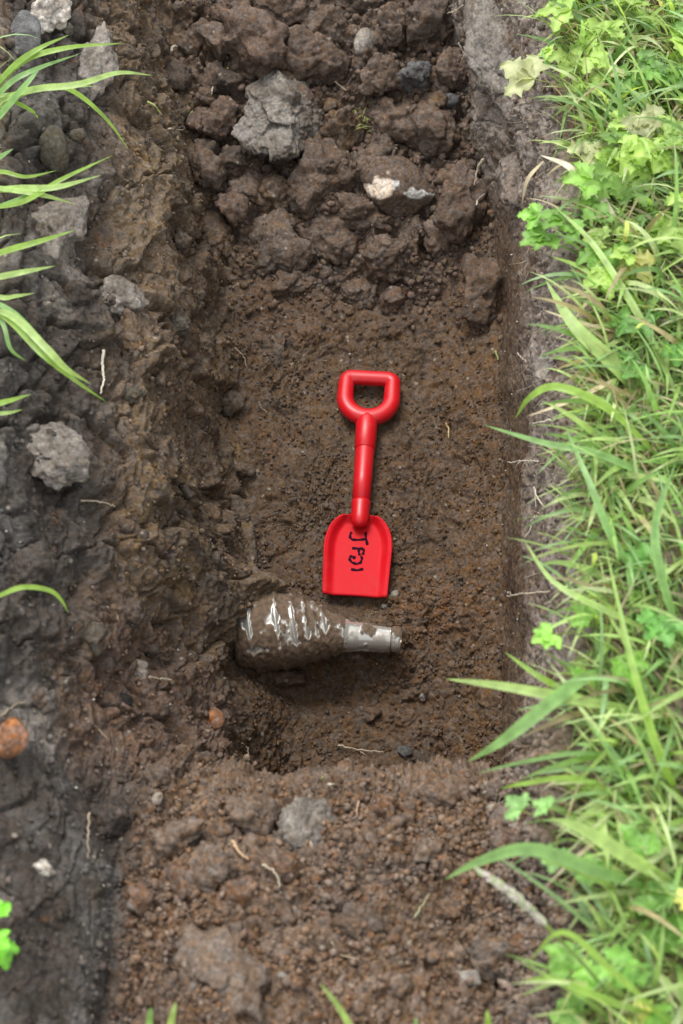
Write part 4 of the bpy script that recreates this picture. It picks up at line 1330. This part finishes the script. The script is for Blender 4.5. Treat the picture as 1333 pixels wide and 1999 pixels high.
tuft((-60, 390, .60), [
    ([(-60, 410, .60), (40, 395, .65), (120, 350, .67), (220, 303, .65)], 11, g1_),
    ([(-60, 375, .60), (30, 368, .65), (110, 365, .67), (197, 342, .65)], 15, g2_),
    ([(-60, 360, .60), (20, 370, .65), (80, 380, .66), (146, 398, .64)], 12, g2_),
    ([(-60, 420, .60), (20, 395, .64), (60, 378, .65), (95, 360, .63)], 9, g3_),
    ([(-60, 350, .60), (0, 335, .64), (50, 345, .64), (110, 333, .62)], 9, g1_),
    ([(-60, 330, .60), (-10, 310, .64), (26, 290, .62)], 14, g3_),
], 'second left grass tuft, with a broad pale blade')
tuft((-60, 520, .60), [
    ([(-60, 515, .60), (10, 490, .65), (80, 470, .66), (147, 449, .64)], 13, g1_),
    ([(-60, 550, .60), (0, 540, .64), (50, 530, .65), (108, 519, .63)], 13, g2_),
    ([(-60, 560, .60), (0, 580, .64), (30, 578, .63), (68, 572, .62)], 10, g2_),
], 'sparse left grass tuft beside the broad grey clay block')
tuft((-60, 590, .60), [
    ([(-60, 590, .60), (10, 620, .65), (80, 690, .66), (150, 745, .63), (208, 785, .58)], 11, g1_),
    ([(-60, 600, .60), (20, 615, .66), (90, 680, .67), (130, 720, .65), (178, 750, .61)], 16, g2_),
    ([(-60, 610, .60), (0, 625, .64), (20, 680, .63), (52, 706, .60)], 9, g3_),
    ([(-60, 580, .60), (0, 595, .64), (50, 630, .65), (110, 700, .62)], 10, g3_),
], 'left grass tuft drooping steeply down the bank')
tuft((-60, 800, .60), [
    ([(-60, 810, .60), (-10, 790, .64), (25, 780, .64), (62, 769, .62)], 11, g1_),
    ([(-60, 815, .60), (-10, 808, .63), (20, 805, .63), (45, 799, .61)], 8, g2_),
], 'short two bladed tuft at the left edge level with the spade grip')
blade_thing('tall_grass', [(-60, 1190, .58), (0, 1162, .62), (45, 1146, .63), (95, 1152, .61), (120, 1172, .59), (133, 1197, .57)], 10, g1_, 'single arched grass blade at the left edge', group=None)
blade_thing('tall_grass', [(720, 2080, .55), (670, 1980, .63), (624, 1918, .67)], 13, g2_, 'cut grass blade poking in at the bottom middle')
blade_thing('tall_grass', [(325, 2060, .52), (335, 1990, .60), (344, 1955, .62)], 14, g2_, 'grass tip at the bottom edge left of centre')
blade_thing('tall_grass', [(290, 2060, .52), (292, 1990, .60), (295, 1965, .62)], 13, g3_, 'dim grass tip at the bottom edge, furthest left of four')
blade_thing('tall_grass', [(955, 2060, .55), (953, 2000, .62), (950, 1970, .63)], 13, g1_, 'grass tip at the bottom edge right of centre')
blade_thing('tall_grass', [(815, 2060, .55), (813, 2010, .62), (810, 1985, .63)], 10, g3_, 'faint grass tip between two others at the bottom edge')

# seed head
sh = empty('grass_seed_head', [float(a) for a in at(1230, 1990, .60)])
tag(sh, 'pale fluffy grass seed head on its stalk over the loose soil', 'seed head', )
stem_p = spline([at(1230, 1990, .60), at(1150, 1895, .67), at(1060, 1800, .72)], 16) - np.array(sh.location)
v_, f_ = ring_tube(stem_p, [.0021] * 16, 8, False)
mesh_obj('stem', v_, f_, M_GREEN, sh, colours=np.repeat(np.array([[.20, .30, .08]]), len(v_), 0))
hp = spline([at(1062, 1802, .72), at(1000, 1745, .73), at(926, 1694, .72)], 30) - np.array(sh.location)
VV, FF, off = [], [], 0
r_ = np.random.default_rng(88)
for i in range(260):
    u_ = r_.random()
    c0 = hp[int(u_ * 29)]
    ax_ = hp[min(29, int(u_ * 29) + 1)] - hp[max(0, int(u_ * 29) - 1)]; ax_ /= np.linalg.norm(ax_)
    rd = r_.normal(size=3); rd -= ax_ * (rd @ ax_); rd /= np.linalg.norm(rd)
    prof = math.sin(math.pi * min(1, u_ * .9 + .08)) ** .6
    q, f = ICO[1]
    sc3 = np.array([.0011, .0011, .0034]) * r_.uniform(.8, 1.2)
    dr = ax_ * .8 + rd * .55; dr /= np.linalg.norm(dr)
    R = rot_from(dr, r_.uniform(0, 6))
    VV.append((q * sc3) @ R.T + c0 + rd * .0042 * prof * r_.uniform(.3, 1.0)); FF.append(f + off); off += len(q)
V = np.vstack(VV)
tone = np.repeat(np.where(r_.random(260) < .5, 1.0, .0), len(ICO[1][0]))[:, None]
mesh_obj('spikelets', V, np.vstack(FF), M_STRAW, sh, colours=tone * np.array([[.50, .44, .42]]) + (1 - tone) * np.array([[.34, .40, .22]]))


# ---------------------------------------------------------------- broad leaved plants
def leaf_mesh(seed, size, lobes=3, curl=.25):
    """a deeply cut three-part leaf lying in x/y, stalk at the origin"""
    r_ = np.random.default_rng(seed)
    V, F = [], []
    for li in range(lobes):
        ang = (li - (lobes - 1) / 2) * (1.05 if lobes == 3 else .75) + r_.uniform(-.1, .1)
        ln = size * (1.0 if li == (lobes - 1) / 2 else .85)
        n_ = 13
        k0 = len(V)
        teeth = r_.uniform(.75, 1.25, n_ * 2)
        for i in range(n_):
            t = i / (n_ - 1)
            w = ln * .42 * (math.sin(math.pi * t ** .72) ** .75 if 0 < t < 1 else 0)
            notch = 1 - .45 * abs(math.sin(t * math.pi * 3.5)) ** 2
            fold = .10 * ln
            for sdn, jn in ((-1, 0), (-.5, 1), (0, 2), (.5, 3), (1, 4)):
                wx = w * sdn * (notch if abs(sdn) == 1 else 1) * (teeth[i * 2 + (sdn > 0)] if abs(sdn) == 1 else 1)
                ly = ln * t + (abs(sdn) * ln * .06 if 0 < t < .9 else 0)
                zz = abs(sdn) * w * .22 - curl * .6 * ln * t * t + .03 * ln * math.sin(9 * t + sdn * 2 + seed)
                V.append((math.cos(ang) * wx + math.sin(ang) * ly, -math.sin(ang) * wx + math.cos(ang) * ly, zz))
        for i in range(n_ - 1):
            for j in range(4):
                a = k0 + i * 5 + j
                F.append((a, a + 1, a + 6, a + 5))
    return np.array(V), np.array(F)


def leafy_plant(px, py, zc, n, size_px, label, seed, tone=(.23, .34, .075), spread=1.15, name='buttercup_plant'):
    r_ = np.random.default_rng(seed)
    c0 = at(px, py, zc)
    d = float((c0 - CAM) @ FWD)
    root_ = empty(name, [float(c0[0]), float(c0[1]), Gz])
    tag(root_, label, 'leafy plant', 'broad leaved plants in the turf')
    sz = size_px * 1.3 * d / K
    tone = np.array(tone) * 1.25
    for q in range(n):
        az = r_.uniform(0, 6.28); rr_ = spread * sz * (.2 + 1.1 * r_.random()) if n > 1 else 0
        pos = np.array([math.cos(az) * rr_, math.sin(az) * rr_, r_.uniform(.02, .060)]) if n > 1 else np.array([0, 0, zc - Gz])
        v_, f_ = leaf_mesh(seed * 13 + q, sz * r_.uniform(.55, .85), 3 if r_.random() < .7 else 5, r_.uniform(.1, .4))
        R = np.array((Matrix.Rotation(az - 1.57 + r_.uniform(-.6, .6), 3, 'Z') @ Matrix.Rotation(r_.uniform(-.5, .25), 3, 'X') @ Matrix.Rotation(r_.uniform(-.35, .35), 3, 'Y')))
        v_ = v_ @ R.T + pos
        cc_ = np.array(tone) * r_.uniform(.75, 1.3)
        if r_.random() < .05: cc_ = np.array([.42, .42, .14])
        rib = np.tile([1, 1, 1.25, 1, 1], len(v_) // 5)[:, None]
        lf = mesh_obj('leaf', v_, f_, M_LEAF, root_, colours=cc_[None] * rib)
        sp_ = spline([np.array([0, 0, -.01]), pos * .5 + np.array([0, 0, .015]), pos], 8)
        v_, f_ = ring_tube(sp_, [.0010] * 8, 5, False)
        mesh_obj('stalk', v_, f_, M_GREEN, root_, colours=np.repeat(np.array([[.22, .24, .07]]), len(v_), 0))


leafy_plant(1048, 135, .63, 2, 40, 'small pale trefoil leaf leaning out over the grey clay slab', 11, (.20, .34, .13), .4)
leafy_plant(1215, 60, .62, 9, 66, 'leafy plant at the very top of the turf', 12)
leafy_plant(1300, 130, .62, 8, 60, 'leafy plant at the upper right edge of the turf', 13, (.12, .24, .05))
leafy_plant(1120, 110, .62, 6, 50, 'leafy plant beside the pale trefoil leaf', 14)
leafy_plant(1180, 215, .61, 4, 76, 'flattened greyish leaf with a yellow one on it', 15, (.26, .28, .14))
leafy_plant(1260, 300, .62, 8, 66, 'leafy plant in the middle of the upper turf', 16)
leafy_plant(1205, 365, .62, 7, 60, 'leafy plant just right of the bleached dead leaf', 17, (.14, .26, .045))
leafy_plant(1310, 400, .62, 8, 56, 'leafy plant at the right edge below the middle one', 18)
leafy_plant(1150, 470, .62, 8, 60, 'lush leafy plant on the pit edge above the broad blade', 19, (.13, .27, .04))
leafy_plant(1240, 520, .62, 7, 56, 'leafy plant behind the broad upright blade', 20)
leafy_plant(1290, 640, .62, 6, 56, 'leafy plant low at the right, above the arched blade', 21, (.10, .22, .05))
leafy_plant(1290, 1130, .62, 6, 60, 'leafy plant at the right edge level with the bottle', 22, (.10, .24, .05))
leafy_plant(1165, 1240, .62, 5, 60, 'soft bright leaves close to the turf wall level with the bottle neck', 23, (.16, .32, .05))
leafy_plant(1090, 1625, .62, 3, 44, 'small curled leaf clump on the near lip', 24, (.14, .26, .08))
leafy_plant(1260, 1800, .62, 7, 70, 'leafy plant beyond the seed head stalk', 25, (.13, .27, .05))
leafy_plant(1180, 1980, .63, 7, 66, 'leafy plant at the bottom right corner', 26, (.15, .30, .05))
leafy_plant(1300, 1930, .63, 3, 84, 'yellowing broad leaf at the bottom right corner', 27, (.40, .42, .10))
leafy_plant(4, 1835, .58, 3, 44, 'bright green leaf at the lower left edge', 28, (.12, .36, .02), .5)


# ---------------------------------------------------------------- roots, stalks and scraps lying on the earth
def strand(name, pts_px, rpx, colour, label, cat, lift=.004, group=None, branches=(), rough_=.0012, zs=None):
    p3 = []
    for i, (a, b) in enumerate(pts_px):
        if zs is not None: p3.append(at(a, b, zs[i]))
        else:
            k = hit(a, b); p3.append(P[k] + NRM[k] * lift + np.array([0, 0, .004]))
    d = float((p3[0] - CAM) @ FWD)
    r_ = np.random.default_rng(int(pts_px[0][0] * 7 + pts_px[0][1]))
    n_ = 26
    pts = spline(p3, n_) + r_.normal(size=(n_, 3)) * rough_ * .5
    rad_ = rpx * d / K * np.linspace(1, .45, n_)
    v_, f_ = ring_tube(pts, rad_, 7, False)
    for br in branches:
        q3 = []
        for i, (a, b) in enumerate(br):
            if zs is not None: q3.append(at(a, b, zs[min(i, len(zs) - 1)]))
            else:
                k = hit(a, b); q3.append(P[k] + NRM[k] * lift)
        vb, fb = ring_tube(spline(q3, 14) + r_.normal(size=(14, 3)) * rough_ * .4, rpx * d / K * np.linspace(.7, .3, 14), 6, False)
        f_ = f_ + [tuple(i + len(v_) for i in f) for f in fb]; v_ = np.vstack([v_, vb])
    c_ = np.array(colour)[None] * r_.uniform(.85, 1.15, (len(v_), 1))
    o = mesh_obj(name, v_, f_, M_STRAW, colours=c_)
    set_origin(o, p3[0])
    return tag(o, label, cat, group)


rt = (.38, .32, .24); rt2 = (.28, .22, .15); wh = (.50, .45, .37); ygr = (.30, .33, .10)
RT = 'pale roots and stalks lying on the earth'
for nm, pts, rp, col_, lab, br in [
    ('root', [(419, 108), (416, 150), (411, 190)], 2.6, wh, 'upright whitish root at the left of the heap', ()),
    ('root', [(333, 105), (340, 98), (360, 94)], 2.6, wh, 'short white curl above the upright whitish root', ()),
    ('root', [(198, 690), (200, 720), (199, 748), (193, 772)], 3.4, wh, 'straight white root on the left bank near the drooping grass', ()),
    ('root', [(158, 977), (190, 982), (220, 989)], 2.2, rt, 'pale root on the left bank beside the large grey slab', ()),
    ('root', [(330, 252), (360, 262), (385, 280)], 1.8, rt, 'thin curved root at the top of the left wall', ()),
    ('root', [(290, 1328), (310, 1324), (332, 1327)], 2.2, rt, 'short pale root on the left shelf', ()),
    ('root', [(170, 1408), (190, 1425), (207, 1444)], 2.4, rt2, 'grey stalk on the dark clay near the rusty lump', ()),
    ('root', [(0, 1402), (25, 1385), (48, 1373)], 2.0, rt2, 'thin stalk above the rusty lump', ()),
    ('root', [(637, 1536), (655, 1536), (674, 1550)], 3.4, wh, 'small white curled root just below the pit lip', ()),
    ('root', [(594, 1608), (601, 1630), (606, 1650)], 3.0, wh, 'white stalk lying on the light grey flake', ()),
    ('root', [(455, 1648), (468, 1662), (483, 1674)], 3.6, (.45, .30, .18), 'brownish twig above the bent one on the loose soil', ()),
    ('root', [(514, 1684), (534, 1705), (544, 1742)], 2.8, rt, 'bent pale twig in the middle of the loose soil', ()),
    ('root', [(693, 1566), (696, 1585), (696, 1605)], 2.2, (.45, .30, .20), 'thin reddish stalk right of the light grey flake', ()),
    ('root', [(640, 1844), (665, 1862), (700, 1876)], 3.0, rt2, 'dull root in the lower middle of the loose soil', ()),
    ('root', [(172, 1590), (173, 1630), (168, 1680)], 2.6, rt2, 'long brown root down the dark clay, lower left', ()),
    ('root', [(805, 1790), (820, 1770), (835, 1750)], 1.8, (.34, .36, .22), 'thin greenish stalk on the loose soil', ()),
    ('root', [(660, 1456), (700, 1466), (748, 1471)], 1.8, rt, 'thin root at the near end of the floor', ((((700, 1466)), (712, 1474)),)),
    ('root', [(468, 1450), (478, 1462), (482, 1485)], 1.6, rt2, 'hair thin root at the near left corner of the floor', ()),
    ('root', [(868, 828), (874, 845), (878, 858)], 2.4, (.42, .30, .14), 'short tan stalk on the floor right of the spade', ()),
    ('root', [(966, 692), (972, 706)], 2.2, (.26, .28, .10), 'short greenish stalk on the floor near the turf wall', ()),
    ('root', [(645, 148), (660, 165), (674, 182)], 2.0, rt, 'short pale stalk lying above the grass scrap in the heap', ()),
    ('root', [(458, 374), (472, 350), (492, 322)], 1.4, rt, 'hair thin root under the big grey clay lump', ()),
    ('root', [(290, 205), (300, 212), (308, 220)], 2.6, ygr, 'yellow green bit of stalk on the left bank top', ()),
    ('root', [(505, 790), (512, 800), (520, 808)], 1.6, rt2, 'short rootlet at the foot of the left wall', ()),
    ('root', [(449, 140), (451, 155), (451, 172)], 1.8, ygr, 'green stalk between the dark clods', ()),
    ('root', [(370, 222), (390, 218), (410, 235)], 2.0, ygr, 'green stalk crossing at the left of the heap', ((((385, 228)), (398, 212)),)),
    ('root', [(618, 1538), (626, 1528), (634, 1518)], 1.8, ygr, 'green stalk on the near lip', ()),
    ('root', [(460, 685), (475, 700), (480, 720)], 1.6, rt2, 'reddish rootlet high at the left of the floor', ()),
]:
    strand(nm, pts, rp, col_, lab, 'root', group=RT, branches=br)

# roots that stand free of the turf wall
RW = 'pale roots sticking out of the turf wall'
strand('root', [(1062, 902), (1030, 899), (990, 903)], 1.6, wh, 'long thin forked root level with the spade shaft', 'root', group=RW, zs=[.36, .33, .30], branches=(((1015, 901), (1005, 912)),))
strand('root', [(1062, 990), (1048, 970), (1042, 950), (1046, 990), (1036, 1030), (1024, 1048)], 1.8, wh, 'tangled root level with the spade socket', 'root', group=RW, zs=[.36, .34, .33, .32, .31, .30], branches=(((1050, 1000), (1060, 1015), (1052, 1035)), ((1043, 1010), (1050, 1020))))
strand('root', [(1075, 1155), (1040, 1157), (988, 1164)], 2.6, rt, 'stout pale forked root level with the spade edge', 'root', group=RW, zs=[.38, .36, .33], branches=(((1020, 1158), (1000, 1162), (995, 1155)),))
strand('root', [(942, 312), (932, 330), (926, 362)], 3.0, rt, 'hooked grey root below the upper right slab', 'root', group=RW, zs=[.46, .44, .42])
strand('root', [(930, 400), (934, 388), (946, 378)], 1.8, rt, 'small curled root beside the tall dark clod', 'root', group=RW, zs=[.42, .42, .44])
strand('root', [(903, 10), (890, 20), (873, 26)], 1.6, rt, 'thin root at the top edge beside the turf', 'root', group=RW, zs=[.5, .48, .46])
strand('root', [(895, 85), (905, 105), (900, 120)], 1.6, rt, 'thin root dangling from the upper right slab', 'root', group=RW, zs=[.5, .48, .46])
strand('root', [(1100, 1210), (1112, 1260), (1128, 1310)], 2.0, rt, 'long thin root hanging down the turf wall near the bottle level', 'root', group=RW, zs=[.57, .56, .56])
strand('root', [(1075, 820), (1060, 823), (1040, 826)], 2.0, wh, 'short white root tip below the dry straw', 'root', group=RW, zs=[.5, .48, .46])
strand('root', [(1010, 690), (1020, 700), (1036, 712)], 1.5, rt, 'hair thin root in the turf wall above the spade grip', 'root', group=RW, zs=[.30, .32, .34])
# fine root hairs on the turf wall
r_ = np.random.default_rng(404)
VV, FF, off = [], [], 0
cand = VIS[(ZF[VIS, 2] > .7) & (P[VIS, 2] > .33)]
for k in r_.choice(cand, 300):
    p0 = P[k]; dirr = NRM[k] * .5 + r_.normal(size=3) * .7 + np.array([0, 0, -.4]); dirr /= np.linalg.norm(dirr)
    ln = r_.uniform(.008, .035)
    pts = spline([p0, p0 + dirr * ln * .5 + r_.normal(size=3) * .003, p0 + dirr * ln + r_.normal(size=3) * .006 + np.array([0, 0, -.006])], 7)
    v_, f_ = ring_tube(pts, np.linspace(.0006, .0003, 7), 4, False)
    VV.append(v_); FF += [tuple(i + off for i in f) for f in f_]; off += len(v_)
rh = mesh_obj('root_hairs', np.vstack(VV), FF, M_STRAW, colours=np.repeat(np.array([[.38, .31, .22]]), off, 0))
tag(rh, 'fine pale root hairs over the cut turf wall', kind='stuff')

# scrap of yellowed grass on the heap
gs = empty('grass_scrap', [float(a) for a in P[hit(700, 245)]])
tag(gs, 'small torn scrap of yellowed grass lying on the heap', 'grass scrap')
gl0 = np.array(gs.location)
r_ = np.random.default_rng(9)
VV, FF, off = [], [], 0
for q in range(26):
    a = (700 + r_.uniform(-20, 20), 240 + r_.uniform(-30, 32)); an = r_.uniform(0, 6.28); ll = r_.uniform(14, 34)
    k = hit(*a)
    p0 = P[k] + NRM[k] * .004; dv_ = np.array([math.cos(an), math.sin(an) * .9, r_.uniform(.0, .5)]) * ll * gd[k] / K
    pts = spline([p0, p0 + dv_ * .5 + np.array([0, 0, .008]), p0 + dv_], 7)
    v_, f_ = ribbon(pts, .0022)
    VV.append(v_ - gl0); FF.append(f_ + off); off += len(v_)
cc_ = np.repeat(np.array([[.30, .34, .10]]), off, 0)
mesh_obj('blades', np.vstack(VV), np.vstack(FF), M_GREEN, gs, colours=cc_)
